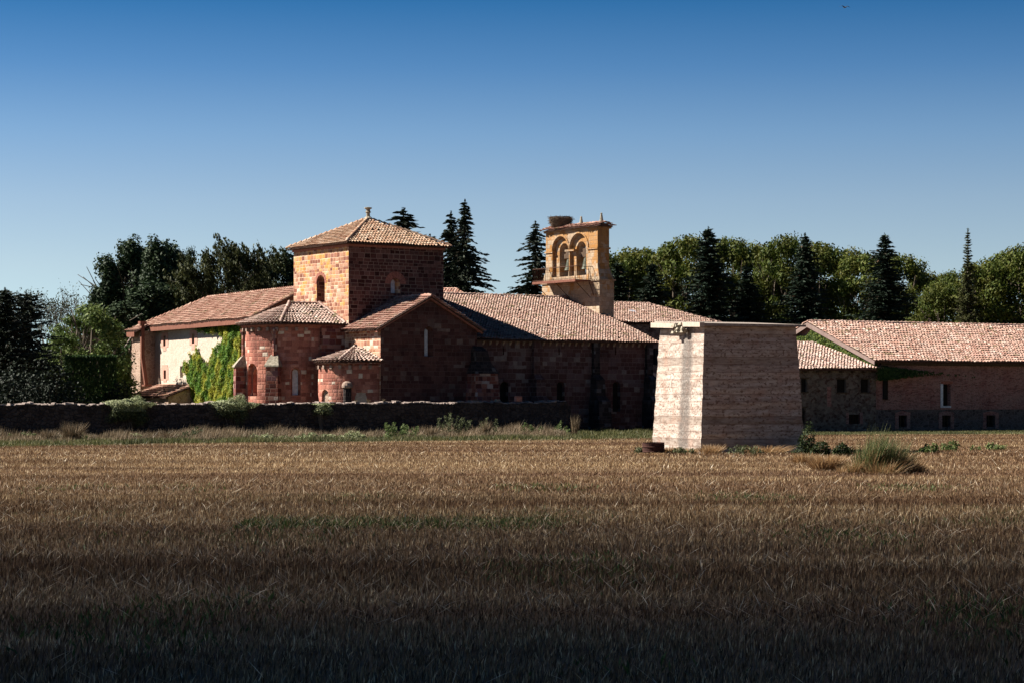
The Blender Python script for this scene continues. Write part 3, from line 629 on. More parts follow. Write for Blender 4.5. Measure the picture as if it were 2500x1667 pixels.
# ================================================================== RANGE BEHIND THE WEST FRONT
rng_b = empty('monastery_range', (FR.X, FR.Y, 0), FR.a, 'monastery range with hipped tile roof behind the bell gable, dark window and plaster patch', 'building')
wy = 7.2; xe = FR.x(1765, wy-.4); xl = 26.2; EZ = FR.z(29, wy-.4, 788)
wc = FR.x(1597, wy)
wcut = ap_front([(wc-.35, FR.z(wc, wy, 890)), (wc+.4, FR.z(wc, wy, 890)), (wc+.4, FR.z(wc, wy, 850)), (wc-.35, FR.z(wc, wy, 850))], wy-.1, wy+.5)
MB().box(NX1, xe-.4, wy, wy+8.6, 0, EZ-.05).build('range_wall', M_house, rng_b, [wcut])
MB().box(wc-.34, wc+.39, wy+.4, wy+.45, FR.z(wc, wy, 889), FR.z(wc, wy, 851)).build('window', M_dark, rng_b)
MB().prism([(wc-.3, wy-.03, 2.0), (wc+.5, wy-.03, 1.8), (wc+.6, wy-.03, 4.6), (wc-.25, wy-.03, 4.8), (wc-.5, wy-.03, 3.4)], (0, .05, 0)).build('plaster_patch', M_plaster, rng_b)
W2 = 4.7; RZ2 = FR.z(30, wy+W2, 741)
q = [(NX1+.2, wy-.4), (xe, wy-.4), (xe, wy+9.0), (NX1+.2, wy+9.0)]
rg = MB().loft([[(x, y, EZ) for x, y in q], [(x, y, EZ+.08) for x, y in q], [(NX1+.2, wy+4.25, RZ2), (xe-W2, wy+4.25, RZ2), (xe-W2, wy+4.35, RZ2), (NX1+.2, wy+4.35, RZ2)]]).build('range_roof', M_deck, rng_b)
u = Vector((0, 4.7, RZ2-EZ)); Wd = xe-NX1-.2
its = tiles_plane((NX1+.2, wy-.45, EZ+.10), (xe, wy-.45, EZ+.10), u, u.length, lambda s, t: s < 1-t*W2/Wd, cw=.26, course=.37)
u3 = Vector((-W2, 0, RZ2-EZ)); its += tiles_plane((xe+.04, wy-.4, EZ+.10), (xe+.04, wy+9, EZ+.10), u3, u3.length, tri)
its += ridge((xe, wy-.4, EZ+.14), (xe-W2, wy+4.3, RZ2+.05)); its += ridge((NX1+.2, wy+4.3, RZ2+.06), (xe-W2, wy+4.3, RZ2+.06))
roof_tiles('roof_tiles', its, T_nave, rg)
sk = FR.x(1543, wy+2.2); MB().prism([(sk-.3, wy+1.8, EZ+.98), (sk+.3, wy+1.8, EZ+.98), (sk+.3, wy+2.3, EZ+1.22), (sk-.3, wy+2.3, EZ+1.22)], (0, 0, .08)).build('roof_light', M_glass, rng_b)

# ================================================================== WING ON THE LEFT
WFx, WFy = at(378, 194.0), 194.0
WF = Frame(WFx, WFy, R(-61.4))
wing = empty('monastery_wing', (WFx, WFy, 0), WF.a, 'cream plastered wing with long pink tile roof and rusty steel eaves left of the tower', 'building')
WE = 8.55; WL = WF.x(634, 0); WLL = WF.x(612, 0)
wins = [(402, 820, 845, 394, 411, 812, 856, .30), (472, 815, 839, 463, 482, 806, 853, .30), (403, 903, 924, 394, 411, 890, 931, .30), (443, 893, 921, 0, 0, 0, 0, .36), (486, 896, 915, 0, 0, 0, 0, .26), (534, 890, 908, 0, 0, 0, 0, .26)]
cuts = []
for (px, t, b, *_r) in wins:
    x = WF.x(px, 0); hw = _r[-1]; cuts.append(ap_front([(x-hw, WF.z(x, 0, b)), (x+hw, WF.z(x, 0, b)), (x+hw, WF.z(x, 0, t)), (x-hw, WF.z(x, 0, t))], -.1, .45))
MB().box(-2.2, WLL+3, 0, 8.5, 0, WE).build('wing_wall', M_plaster, wing, cuts)
for (px, t, b, fx0, fx1, fy0, fy1, hw) in wins:
    x = WF.x(px, 0); z0, z1 = WF.z(x, 0, b), WF.z(x, 0, t)
    wn_ = MB().box(x-hw-.01, x+hw+.01, .36, .42, z0-.01, z1+.01).build('window', M_dark, wing)
    if fx0:
        a, b2 = WF.x(fx0, 0), WF.x(fx1, 0); c, d = WF.z(x, 0, fy1), WF.z(x, 0, fy0)
        MB().box(a, x-hw, -.03, .3, z0-.1, d-.2).box(x+hw, b2, -.03, .3, z0-.1, d-.2).box(a+.15, b2-.15, -.032, .3, z1, d).box(x-hw-.12, x+hw+.12, -.032, .3, c, z0).build('window_surround', M_surr, wn_)
# roof
ro = .75; RW = 4.3; WZ = 11.45; WEr = WE-.02; xr = WL
q = [(-2.5-.3, -ro), (xr, -ro), (xr, 9.2), (-2.8, 9.2)]
wr = MB().loft([[(x, y, WEr+.25) for x, y in q], [(x, y, WEr+.35) for x, y in q], [(-2.8+5, RW, WZ), (xr, RW, WZ), (xr, RW+.1, WZ), (-2.8+5, RW+.1, WZ)]]).build('wing_roof', M_deck, wing)
u = Vector((0, RW+ro, WZ-WEr-.35)); Wd = xr+2.8
its = tiles_plane((-2.8, -ro-.06, WEr+.38), (xr, -ro-.06, WEr+.38), u, u.length, lambda s, t: s > t*5/Wd, cw=.27, course=.38)
u3 = Vector((5, 0, WZ-WEr-.35)); its += tiles_plane((-2.84, -ro, WEr+.38), (-2.84, 9.2, WEr+.38), u3, u3.length, tri, cw=.27)
its += ridge((-2.8, -ro, WEr+.42), (2.2, RW, WZ+.05)) + ridge((2.2, RW, WZ+.06), (xr, RW, WZ+.06)) + ridge((xr-.1, -ro, WEr+.42), (xr-.1, RW, WZ+.06))
roof_tiles('roof_tiles', its, T_wing, wr)
MB().box(.6, xr+.02, -ro-.02, -ro+.05, WEr-.08, WEr+.33).box(xr-.05, xr+.02, -ro, .0, WEr-.08, WEr+.33).build('eaves_gutter', M_rust, wing)
# projecting end block
bq = -1.35
MB().box(-2.3, .0, bq, .05, 0, WE-.02).build('end_block', M_rubble, wing)
blk = MB().prism([(-2.6, bq-.4, WE-.15), (.25, bq-.4, WE-.15), (.25, bq-.4, WE-.05), (-2.6, bq-.4, WE-.05)], (0, 1.7, .62)).build('end_block_roof', M_deck, wing)
u = Vector((0, 1.7, .62)); roof_tiles('roof_tiles', tiles_plane((-2.65, bq-.45, WE-.0), (.28, bq-.45, WE-.0), u, u.length), T_wing, blk)
MB().box(-2.5, -.4, bq-.45, bq-.38, WE-.55, WE-.12).build('eaves_gutter', M_rust, wing)
px_ = .22
pp = MB(); pp.v, pp.f = [], []
yp = bq+.12
pp.box(px_-.16, px_+.16, yp-.15, yp+.15, 6.2, WE+.55).box(px_-.3, px_+.3, yp-.3, yp+.3, WE+.55, WE+.8)
pp.loft([[(px_-.16, yp-.15, 6.2), (px_+.16, yp-.15, 6.2), (px_+.16, yp+.15, 6.2), (px_-.16, yp+.15, 6.2)], [(px_+.55, yp-.05, 3.75), (px_+.87, yp-.05, 3.75), (px_+.87, yp+.25, 3.75), (px_+.55, yp+.25, 3.75)]])
pp.box(px_+.4, px_+1.15, yp-.2, yp+.5, 3.62, 3.76).box(0, .1, yp-.05, yp+.05, 5.3, 5.38)
pp.build('downpipe', M_rust, wing)
# lower sloping bay beyond the block
MB().prism([(-2.28, bq+.1, 0), (-2.28, bq+.1, 8.0), (-6.2, bq+.1, 6.1), (-6.2, bq+.1, 0)], (0, 1.5, 0)).build('side_bay_wall', M_rubble, wing)
MB().prism([(-2.28, bq-.1, 8.0), (-2.28, bq-.1, 8.15), (-6.4, bq-.1, 6.15), (-6.4, bq-.1, 6.0)], (0, 1.9, 0)).build('side_bay_roof', M_wallcap, wing)
MB().box(-4.2, -3.3, bq+.04, bq+.12, 2.0, 5.0).build('side_bay_door', M_dark, wing)
# low porch roof at the foot of the wing
pa, pb = 1.6, WF.x(441, -1.2); pz = WF.z(3, 0, 941)
MB().prism([(pa, 0, 0), (pa, 0, pz-.1), (pa, -2.3, pz-1.0), (pa, -2.3, 0)], (pb-pa, 0, 0)).build('porch_wall', M_rubble, wing)
pr = MB().prism([(pa-.1, .0, pz-.1), (pa-.1, .0, pz), (pa-.1, -2.6, pz-.98), (pa-.1, -2.6, pz-1.08)], (pb-pa+.3, 0, 0)).build('porch_roof', M_deck, wing)
u = Vector((0, 2.6, .98)); roof_tiles('roof_tiles', tiles_plane((pa-.1, -2.65, pz-.95), (pb+.2, -2.65, pz-.95), u, u.length), T_wing, pr)
lwx, lwy = WF.world(-2.2, bq-1.9)
lbw = link('low_brick_wall', MB().box(-3.2, 1.6, -.2, .2, 0, 3.45).box(-3.3, 1.7, -.28, .28, 3.45, 3.58).mesh('low_brick_wall'), M_brick)
uvwall(lbw.data); lbw.location = (lwx, lwy, 0); lbw.rotation_euler = (0, 0, WF.a); tag(lbw, 'low reddish brick wall in front of the ivy covered bay', 'wall')

# ================================================================== BARN AND SMALL HOUSE ON THE RIGHT
BF = Frame(at(2138, 162.0), 162.0, R(28.5))
barn = empty('barn', (BF.X, BF.Y, 0), BF.a, 'long barn of pink brick above rubble stone with a mottled tile roof', 'barn')
BL = 34.0; BE = 5.36; BD = 15.8; BZ = BF.z(0, BD/2, 789)-.1
def rect(px0, px1, t, b, y=0):
    x0, x1 = BF.x(px0, y), BF.x(px1, y); xm_ = (x0+x1)/2
    return x0, x1, BF.z(xm_, y, b), BF.z(xm_, y, t)
zsplit = BF.z(5, 0, 999)
lows = [(2194, 2214), (2300, 2321), (2408, 2430)]
uw = rect(2302, 2321, 937, 990)
cl = [ap_front([(a, c), (b, c), (b, d), (a, d)], -.1, .4) for a, b, c, d in [rect(p, q, 1013, 1041) for p, q in lows]]
MB().box(0, BL, .02, BD, 0, zsplit).build('lower_wall', M_barnstone, barn, cl)
MB().prism([(x, y, z) for x, y, z in ((0, 0, zsplit), (0, BD, zsplit), (0, BD, BE), (0, BD/2, BZ), (0, 0, BE))], (BL, 0, 0)).build('upper_wall', M_brick, barn, [ap_front([(uw[0], uw[2]), (uw[1], uw[2]), (uw[1], uw[3]), (uw[0], uw[3])], -.1, .5)])
for (p, q) in lows:
    a, b, c, d = rect(p, q, 1013, 1041); o = MB().box(a-.01, b+.01, .33, .38, c-.01, d+.01).build('window', M_dark, barn)
    MB().box(a-.32, a, -.02, .2, c-.15, d+.1).box(b, b+.32, -.02, .2, c-.15, d+.1).prism([(a-.32, -.022, d), (b+.32, -.022, d), (b+.32, -.022, d+.2), ((a+b)/2, -.022, d+.34), (a-.32, -.022, d+.2)], (0, .2, 0)).build('window_surround', M_brick, o)
    fr = MB()
    for k in range(3): xx = a+(b-a)*(.06+.42*k); fr.box(xx, xx+.05, .26, .32, c, d)
    fr.box(a, b, .262, .318, (c+d)/2, (c+d)/2+.04).box(a+.12, a+.28, .30, .325, c+.1, d-.1).build('window_frame', M_wood, o)
a, b, c, d = uw
o = MB().box(a-.01, b+.01, .42, .47, c-.01, d+.01).build('tall_window', M_dark, barn)
MB().box(a-.24, a, -.03, .4, c-.12, d+.02).box(a-.24, b+.02, -.03, .4, c-.14, c).build('window_surround', M_glass, o)
MB().box(a-.2, b+.2, -.02, .1, d+.02, d+.22).build('window_lintel', M_voussoir, o)
a, b, c, d = rect(2158, 2168, 895, 975, -.15)
MB().box(a, b, -.15, .02, c, d+.1).build('corner_post', M_dark, barn)
MB().box(-.35, BL, -.36, .0, BE-.18, BE+.0).box(.3, BL, -.30, -.1, BE-.34, BE-.2).build('eaves_beam', M_wood, barn)
up = Vector((0, BD/2, BZ-BE)).normalized(); e0 = -.5; ez = BE-.5*up.z/up.y+.02; ln = (BD/2-e0)/up.y
q = [(e0, ez), (BD/2, BZ+.02), (BD-e0, ez), (BD-e0, ez+.12), (BD/2, BZ+.14), (e0, ez+.12)]
brf = MB().prism([(-.45, y, z) for y, z in q], (BL+.6, 0, 0)).build('barn_roof', M_deck, barn)
its = tiles_plane((-.45, e0-.05, ez+.14), (BL, e0-.05, ez+.14), up, ln, cw=.285, course=.43, jit=1.5)
its += tiles_plane((-.45, BD-e0+.05, ez+.14), (BL, BD-e0+.05, ez+.14), Vector((0, -up.y, up.z)), ln, cw=.6, course=.6)
its += ridge((-.5, BD/2, BZ+.17), (BL, BD/2, BZ+.17))
roof_tiles('roof_tiles', its, T_barn, brf)
vb = MB()
vb.prism([(-.52, e0, ez-.16), (-.52, e0, ez+.12), (-.52, BD/2, BZ+.14), (-.52, BD/2, BZ-.22)], (.06, 0, 0)); vb.prism([(-.52, BD-e0, ez-.22), (-.52, BD-e0, ez+.12), (-.52, BD/2, BZ+.14), (-.52, BD/2, BZ-.22)], (.06, 0, 0))
M_barge = plain('pinkish_bargeboard', (.166, .116, .103), (.225, .167, .148), 3)
vb.build('bargeboard', M_barge, barn)

house = empty('stone_house', (BF.X, BF.Y, 0), BF.a, 'low rubble stone house with mottled tile roof between the concrete block tower and the barn', 'house')
HE = BF.z(-3, -.4, 904); HRy = 7.2; HZ = BF.z(-3, HRy, 842); HL = -9.2; y0h = -.06
wl = [(2042, 2065, 925, 957, 0), (2100, 2122, 925, 957, 0), (1955, 1970, 924, 956, 0), (2071, 2098, 1011, 1034, 1), (1957, 1966, 995, 1032, 0)]
cuts = []
for (p, q_, t, b, k) in wl:
    a, b2, c, d = rect(p, q_, t, b); cuts.append(ap_front([(a, c), (b2, c), (b2, d), (a, d)], y0h-.1, y0h+.3))
MB().box(HL, -.02, y0h, 12, 0, HE-.02).build('house_wall', M_house, house, cuts)
for (p, q_, t, b, k) in wl:
    a, b2, c, d = rect(p, q_, t, b)
    o = MB().box(a-.01, b2+.01, y0h+.24, y0h+.28, c-.01, d+.01).build('window', M_dark, house)
    if k:
        fr = MB()
        for i in range(7): xx = a+(b2-a)*(i+.5)/7; fr.tube((xx, y0h+.08, c), (xx, y0h+.08, d), .02)
        fr.build('window_bars', M_iron, o)
        MB().box(a-.25, a, y0h-.02, y0h+.15, c, d+.15).box(b2, b2+.25, y0h-.02, y0h+.15, c, d+.15).build('window_surround', M_brick, o)
    else:
        MB().box(a-.12, b2+.12, y0h-.025, y0h+.2, d, d+.10).build('window_lintel', M_wood, o); MB().box(a-.1, b2+.1, y0h-.04, y0h+.2, c-.09, c).build('window_sill', M_wood, o)
ra = rect(2018, 2028, 963, 992); MB().box(ra[0], ra[1], y0h-.02, y0h+.05, ra[2], ra[3]+.6).build('brick_patch', M_brick, house)
up = Vector((0, HRy+.45, HZ-HE)).normalized(); ln = (HRy+.45)/up.y
hr = MB().prism([(HL-.3, y, z) for y, z in ((-.5, HE), (HRy, HZ), (2*HRy+.4, HE), (2*HRy+.4, HE+.1), (HRy, HZ+.1), (-.5, HE+.1))], (-HL+.3-.04, 0, 0)).build('house_roof', M_deck, house)
its = tiles_plane((HL-.3, -.55, HE+.12), (.15, -.55, HE+.12), up, ln, lambda s, t: not (s > .985 and t > .06), cw=.27, course=.37, jit=1.4) + ridge((HL-.3, HRy, HZ+.13), (-.1, HRy, HZ+.13))
roof_tiles('roof_tiles', its, T_house, hr)
mb = MB(); x = -8.6
while x < -.3:
    mb.box(x-.08, x+.08, -.42, y0h+.02, HE-.16, HE-.01); x += 1.05
mb.build('rafter_ends', M_wood, house)

# ================================================================== CONCRETE BLOCK TOWER IN THE FIELD
SF = Frame(at(1720, 100.0), 100.0, R(18))
shed = empty('field_tower', (SF.X, SF.Y, 0), SF.a, 'pale board-marked battered concrete tower with a thin slab roof standing in the stubble field', 'tower')
SW, SD, SH = 4.62, 5.45, 5.88
M_conc, t, p, out = new_mat('rammed_concrete'); n = N(t)
uv = n.coord('UV'); ob = n.coord(); x0, y0, _ = n.sep(uv)
warp = n.m('MULTIPLY_ADD', n.m('SUBTRACT', n.noise(ob, 0.7, 3), .5), .08, y0)
lift = n.m('MULTIPLY', warp, 2.9); fr_ = n.m('FRACT', lift); row = n.m('FLOOR', lift)
wn = n.node('ShaderNodeTexWhiteNoise', noise_dimensions='1D'); n.ln(row, wn.inputs['W'])
base = n.ramp(wn.outputs[0], [(0, (.30,.25,.21)), (.3, (.39,.335,.29)), (.6, (.47,.415,.365)), (1, (.43,.37,.32))])
st = n.noise(n.vec(n.m('MULTIPLY', x0, .9), n.m('MULTIPLY', warp, 3.4)), 1.6, 6, .7)
base = n.mix(n.ramp(st, [(.38, .75), (.58, 0)]), base, n.mix(1.0, base, (.42, .33, .29), 'MULTIPLY'))
bl = n.noise(ob, 1.0, 4, .6); base = n.mix(n.ramp(bl, [(.5, 0), (.72, .5)]), base, (.36, .20, .14))
jn = n.m('LESS_THAN', n.m('MINIMUM', fr_, n.m('SUBTRACT', 1.0, fr_)), n.m('MULTIPLY', n.noise(ob, 3, 3), .11))
hole = n.noise(n.vec(x0, n.m('MULTIPLY', y0, 1.3)), 6.5, 3, .6); rowh = n.m('GREATER_THAN', wn.outputs[0], .45)
holes = n.m('MULTIPLY', n.m('GREATER_THAN', hole, .57), n.m('GREATER_THAN', n.m('MULTIPLY_ADD', rowh, .12, n.noise(ob, 2.2, 2)), .54))
base = n.mix(n.m('MULTIPLY', jn, .5), base, (.16, .10, .075)); base = n.mix(n.m('MULTIPLY', holes, .75), base, (.13, .075, .05))
# dark lichen-grown run-off stain below the broken slab on the left face
lx, ly, lz = n.sep(ob)
cyy = n.m('ADD', ly, n.m('MULTIPLY', n.m('SUBTRACT', n.noise(ob, 4, 4, .7), .5), .5))
dist = n.m('ABSOLUTE', n.m('SUBTRACT', cyy, 1.85))
sm = n.m('MULTIPLY', n.m('LESS_THAN', lx, .6), n.ramp(dist, [(.42, 1.0), (.80, 0.0)]))
sm = n.m('MULTIPLY', sm, n.ramp(n.noise(ob, 11, 4, .8), [(.36, .35), (.55, 1.0)])); 
base = n.mix(n.m('MULTIPLY', sm, .9), base, (.10, .088, .08))
n.ln(base, p.inputs['Base Color'])
n.bump(n.m('SUBTRACT', n.m('ADD', st, n.m('MULTIPLY', wn.outputs[0], .3)), n.m('ADD', n.m('MULTIPLY', holes, 1.2), n.m('MULTIPLY', jn, .8))), .4, .05, p)
bt = .30
levels = [i*SH/26 for i in range(27)]
def sl_(z):
    k = bt*(1-z/SH)**.85; j = lambda: random.gauss(0, .012)
    return [(-k+j(), -k+j(), z), (SW+k+j(), -k+j(), z), (SW+k+j(), SD+k+j(), z), (-k+j(), SD+k+j(), z)]
MB().loft([sl_(z) for z in levels]).build('tower_body', M_conc, shed)
M_slab = plain('lichened_slab', (.16,.13,.11), (.34,.29,.25), 5, bump=.8); M_slabw = plain('pale_slab_edge', (.345, .285, .225), (.465, .390, .323), 5)
dz = .30
sb = MB().loft([[(-.18, -.22, SH), (SW+.42, -.22, SH+.0), (SW+.42, SD+.35, SH+dz), (-.18, SD+.35, SH+dz)], [(-.18, -.22, SH+.13), (SW+.42, -.22, SH+.10), (SW+.42, SD+.35, SH+dz+.10), (-.18, SD+.35, SH+dz+.13)]])
sb.build('slab_roof', M_slab, shed)
MB().loft([[(-.34, -.24, SH-.05), (-.10, -.24, SH-.05), (-.10, 2.0, SH+.03), (-.34, 2.0, SH+.03)], [(-.34, -.24, SH+.16), (-.10, -.24, SH+.16), (-.10, 2.0, SH+.24), (-.34, 2.0, SH+.24)]]).loft([[(-.42, 2.7, SH-.02), (-.10, 2.7, SH-.02), (-.10, SD+.2, SH+.10), (-.42, SD+.2, SH+.10)], [(-.42, 2.7, SH+.18), (-.10, 2.7, SH+.18), (-.10, SD+.2, SH+.34), (-.42, SD+.2, SH+.34)]]).build('slab_edge', M_slabw, shed)
mb = MB()
for i in range(16):
    c = Vector((random.uniform(-.42, -.16), random.uniform(1.7, 3.1), SH+random.uniform(-.32, .18))); s = random.uniform(.07, .17)
    pts = [tuple(c+Vector((random.gauss(0, 1), random.gauss(0, 1.2), random.gauss(0, .8))).normalized()*s) for _ in range(4)]
    pts2 = [tuple(Vector(q_)+Vector((random.gauss(0, .04)+.05, random.gauss(0, .05), s*.9))) for q_ in pts]
    mb.loft([[(c.x-s, c.y-s*1.3, c.z), (c.x+s, c.y-s, c.z-.02), (c.x+s*.8, c.y+s*1.2, c.z+.03), (c.x-s, c.y+s, c.z)], [(c.x-s*.8, c.y-s, c.z+s*.7), (c.x+s*.7, c.y-s*1.1, c.z+s), (c.x+s, c.y+s, c.z+s*.6), (c.x-s*.7, c.y+s*.7, c.z+s*.9)]])
mb.build('broken_slab_corner', M_cap, shed)

# ================================================================== GARDEN WALL
GA = (at(-260, 135.5), 135.5); GB = (at(1388, 163.5), 163.5)
GL = math.hypot(GB[0]-GA[0], GB[1]-GA[1]); GAng = math.atan2(GB[1]-GA[1], GB[0]-GA[0])
GF = Frame(GA[0], GA[1], GAng)
gw = empty('garden_wall', (GA[0], GA[1], 0), GAng, 'long dark rubble garden wall with a rough pale top in front of the church', 'wall')
nseg = 240; prof = []
def wall_z(x): return 2.17+.10*x/GL+.035*math.sin(x*.9)+.03*math.sin(x*2.3+1)+.02*math.sin(x*5.1)
zt = [wall_z(i*GL/nseg)+random.gauss(0, .022) for i in range(nseg+1)]
for i in range(8): zt[nseg-i] += (.10 if i > 1 else -.25+.12*i)
V = []; Fc = []
for i in range(nseg+1):
    x = i*GL/nseg; j = random.gauss(0, .03); k = random.gauss(0, .03)
    V += [(x, -.42, 0), (x, -.30+j, zt[i]-.06), (x, .30+k, zt[i]-.06), (x, .4, 0)]
for i in range(nseg):
    a = i*4; Fc += [(a, a+4, a+5, a+1), (a+1, a+5, a+6, a+2), (a+2, a+6, a+7, a+3)]
Fc += [(0, 1, 2, 3), (nseg*4+3, nseg*4+2, nseg*4+1, nseg*4)]
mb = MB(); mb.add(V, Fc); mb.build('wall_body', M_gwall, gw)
mb = MB(); x = 0.1
while x < GL-.5:
    l = random.uniform(.12, .55); z = np.interp(x, [i*GL/nseg for i in range(nseg+1)], zt)-.06; h = random.choice((.05,.07,.08,.10,.13))*random.uniform(.7, 1.2)
    f = lambda a, b, c: (a+random.gauss(0, .02), b+random.gauss(0, .03), c+random.gauss(0, .02))
    mb.loft([[f(x, -.33, z), f(x+l, -.33, z), f(x+l, .33, z), f(x, .33, z)], [f(x+.04, -.27, z+h), f(x+l-.04, -.27, z+h), f(x+l-.04, .28, z+h+.03), f(x+.04, .28, z+h+.03)]])
    x += l+random.uniform(0, .02)
mb.build('coping_stones', M_wallcap, gw)
def wall_block(px, w_, h_, label):
    x = GF.x(px, 0); wx, wy_ = GF.world(x, 0); z = float(np.interp(x, [i*GL/nseg for i in range(nseg+1)], zt))+.02
    b = MB().loft([[(-w_/2, -.15, 0), (w_/2, -.16, 0), (w_/2*.95, .16, 0), (-w_/2, .15, 0)], [(-w_/2*.95, -.14, h_*.8), (w_/2, -.15, h_*.85), (w_/2*.9, .14, h_*.8), (-w_/2, .13, h_*.85)], [(-w_/2*.8, -.1, h_), (w_/2*.85, -.1, h_), (w_/2*.8, .1, h_*.98), (-w_/2*.8, .1, h_)]])
    o = link('loose_stone', b.mesh('loose_stone'), M_apse if w_ > .4 else M_cap); uvwall(o.data)
    o.location = (wx, wy_, z); o.rotation_euler = (0, 0, GAng+.1); tag(o, label, 'stone')
wall_block(1265, .52, .42, 'squared reddish stone block standing on the right part of the garden wall top')
wall_block(1214, .32, .16, 'small pale stone lying on the wall top left of the squared block')
# rusty half drum beside the tower
dx, dy = at(1596, 98.6), 98.6
dr = link('rusty_drum', MB().lathe([(.50, 0), (.52, .02), (.50, .18), (.53, .2), (.50, .22), (.50, .40), (.53, .42), (.50, .44), (.51, .58), (.47, .58), (.46, .1), (.02, .08)], 28, ).mesh('rusty_drum'), plain('dark_rust', (.030,.014,.012), (.065,.028,.022), 7))
dr.location = (dx, dy, -.02); dr.rotation_euler = (R(2), R(-2), 0); tag(dr, 'short rusty open metal drum half sunk in weeds beside the pale tower', 'drum')
# ================================================================== GROUND
def ground_mat(name, stops, sx, sy, scale, fine=14, bump=.6):
    m, t, p, out = new_mat(name); n = N(t)
    mpn = n.node('ShaderNodeMapping'); mpn.inputs['Scale'].default_value = (sx, sy, 1); mpn.inputs['Rotation'].default_value = (0, 0, R(-3)); n.ln(n.coord(), mpn.inputs[0])
    f = n.noise(mpn.outputs[0], scale, 5, .6); g = n.noise(n.coord(), fine, 4, .7)
    c = n.ramp(n.m('MULTIPLY_ADD', n.m('SUBTRACT', g, .5), .5, f), stops)
    n.ln(c, p.inputs['Base Color']); n.bump(g, bump, .05, p); return m
M_soil = ground_mat('stubble_soil', [(.32, (.075,.042,.025)), (.5, (.14,.085,.048)), (.66, (.22,.145,.085))], .05, .55, 1.0)
M_vsoil = ground_mat('verge_soil', [(.35, (.045,.042,.018)), (.55, (.10,.085,.04)), (.7, (.16,.13,.07))], .3, .5, 1.0)
def sheet(name, pts, z, mat):
    me = bpy.data.meshes.new(name); me.from_pydata([(x, y, z) for x, y in pts], [], [tuple(range(len(pts)))]); me.update()
    o = link(name, me, mat); o['kind'] = 'structure'; return o
sheet('field', [(-3500, -400), (3500, -400), (3500, 5500), (-3500, 5500)], 0, M_soil)
bpx = [-700, 0, 700, 1380, 1600, 1950, 2500, 3200]; bD = [104, 113, 124.5, 131, 134, 147, 151, 154]
def edgeD(px): return np.interp(px, bpx, bD)
front = [(at(px, float(edgeD(px))), float(edgeD(px))) for px in bpx]
sheet('grass_verge', front+[(at(3200, 320), 320), (at(-700, 320), 320)], .006, M_vsoil)
path = [(BF.world(x, y)) for x, y in ((-4, -14.6), (30, -14.2), (30, -12.6), (-4, -13.0))]
sheet('gravel_path', path, .012, plain('pale_gravel', (.44,.42,.38), (.70,.66,.60), 9))

def blade_mesh(P, h, w, leanx, leany, z0=0.0, bend=.35, mid=.5):
    """one thin bent diamond-shaped blade per point"""
    n_ = len(P); th = rng.uniform(0, math.pi, n_); a = np.stack([np.cos(th), np.sin(th)], 1)*(w/2)[:, None]
    V = np.zeros((n_, 4, 3), np.float32)
    V[:, 0, :2] = P; V[:, 0, 2] = z0-.01
    V[:, 1, :2] = P+a+np.stack([leanx, leany], 1)*bend; V[:, 1, 2] = z0+h*mid
    V[:, 2, :2] = P+np.stack([leanx, leany], 1); V[:, 2, 2] = z0+h
    V[:, 3, :2] = P-a+np.stack([leanx, leany], 1)*bend; V[:, 3, 2] = z0+h*mid
    return V
def quads(name, Vs, mat, parent=None):
    V = np.concatenate([v.reshape(-1, 3) for v in Vs]); n_ = len(V)//4
    me = np_mesh(name, V, np.arange(n_*4).reshape(n_, 4)); return link(name, me, mat, parent)
def blade_mat(name, stops, bandstops=None, sx=.04, sy=.45, amt=.8, rough=.6, trans=.15, spec=.3):
    m, t, p, out = new_mat(name); n = N(t); gi = n.node('ShaderNodeNewGeometry')
    c = n.ramp(gi.outputs['Random Per Island'], stops)
    mpn = n.node('ShaderNodeMapping'); mpn.inputs['Scale'].default_value = (sx, sy, 1); mpn.inputs['Rotation'].default_value = (0, 0, R(-3)); n.ln(n.coord(), mpn.inputs[0])
    f = n.noise(mpn.outputs[0], 1.0, 4, .6)
    if bandstops: c = n.mix(amt, c, n.mix(1.0, c, n.ramp(f, bandstops), 'MULTIPLY'))
    n.ln(c, p.inputs['Base Color']); p.inputs['Roughness'].default_value = rough; p.inputs['Specular IOR Level'].default_value = spec
    tr = n.node('ShaderNodeBsdfTranslucent'); n.ln(c, tr.inputs['Color']); mx = n.node('ShaderNodeMixShader'); mx.inputs[0].default_value = trans
    n.ln(p.outputs[0], mx.inputs[1]); n.ln(tr.outputs[0], mx.inputs[2]); n.ln(mx.outputs[0], out.inputs['Surface']); return m
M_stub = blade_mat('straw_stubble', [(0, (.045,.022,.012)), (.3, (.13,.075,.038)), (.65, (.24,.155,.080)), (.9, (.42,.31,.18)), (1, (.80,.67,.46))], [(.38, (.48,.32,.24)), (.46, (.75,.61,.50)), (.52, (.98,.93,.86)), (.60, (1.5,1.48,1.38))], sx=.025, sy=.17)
M_straw = blade_mat('loose_straw', [(0, (.34,.25,.15)), (.6, (.55,.43,.29)), (1, (.80,.70,.54))])
M_weed = blade_mat('green_weeds', [(0, (.035,.055,.015)), (.6, (.07,.11,.03)), (1, (.13,.17,.05))], trans=.3)
M_dry = blade_mat('dry_tall_grass', [(0, (.124, .087, .053)), (.5, (.217, .159, .101)), (.85, (.304, .239, .159)), (1, (.087, .087, .036))], [(.35, (.363, .363, .326)), (.6, (1.15,1.1,1.05))], sx=.4, sy=.4)
M_vgreen = blade_mat('verge_grass', [(0, (.040, .052, .016)), (.5, (.088, .100, .036)), (.85, (.160, .152, .072)), (1, (.240, .208, .120))], [(.35, (.400, .440, .400)), (.6, (1.2,1.15,1.0))], sx=.3, sy=.4, trans=.3)

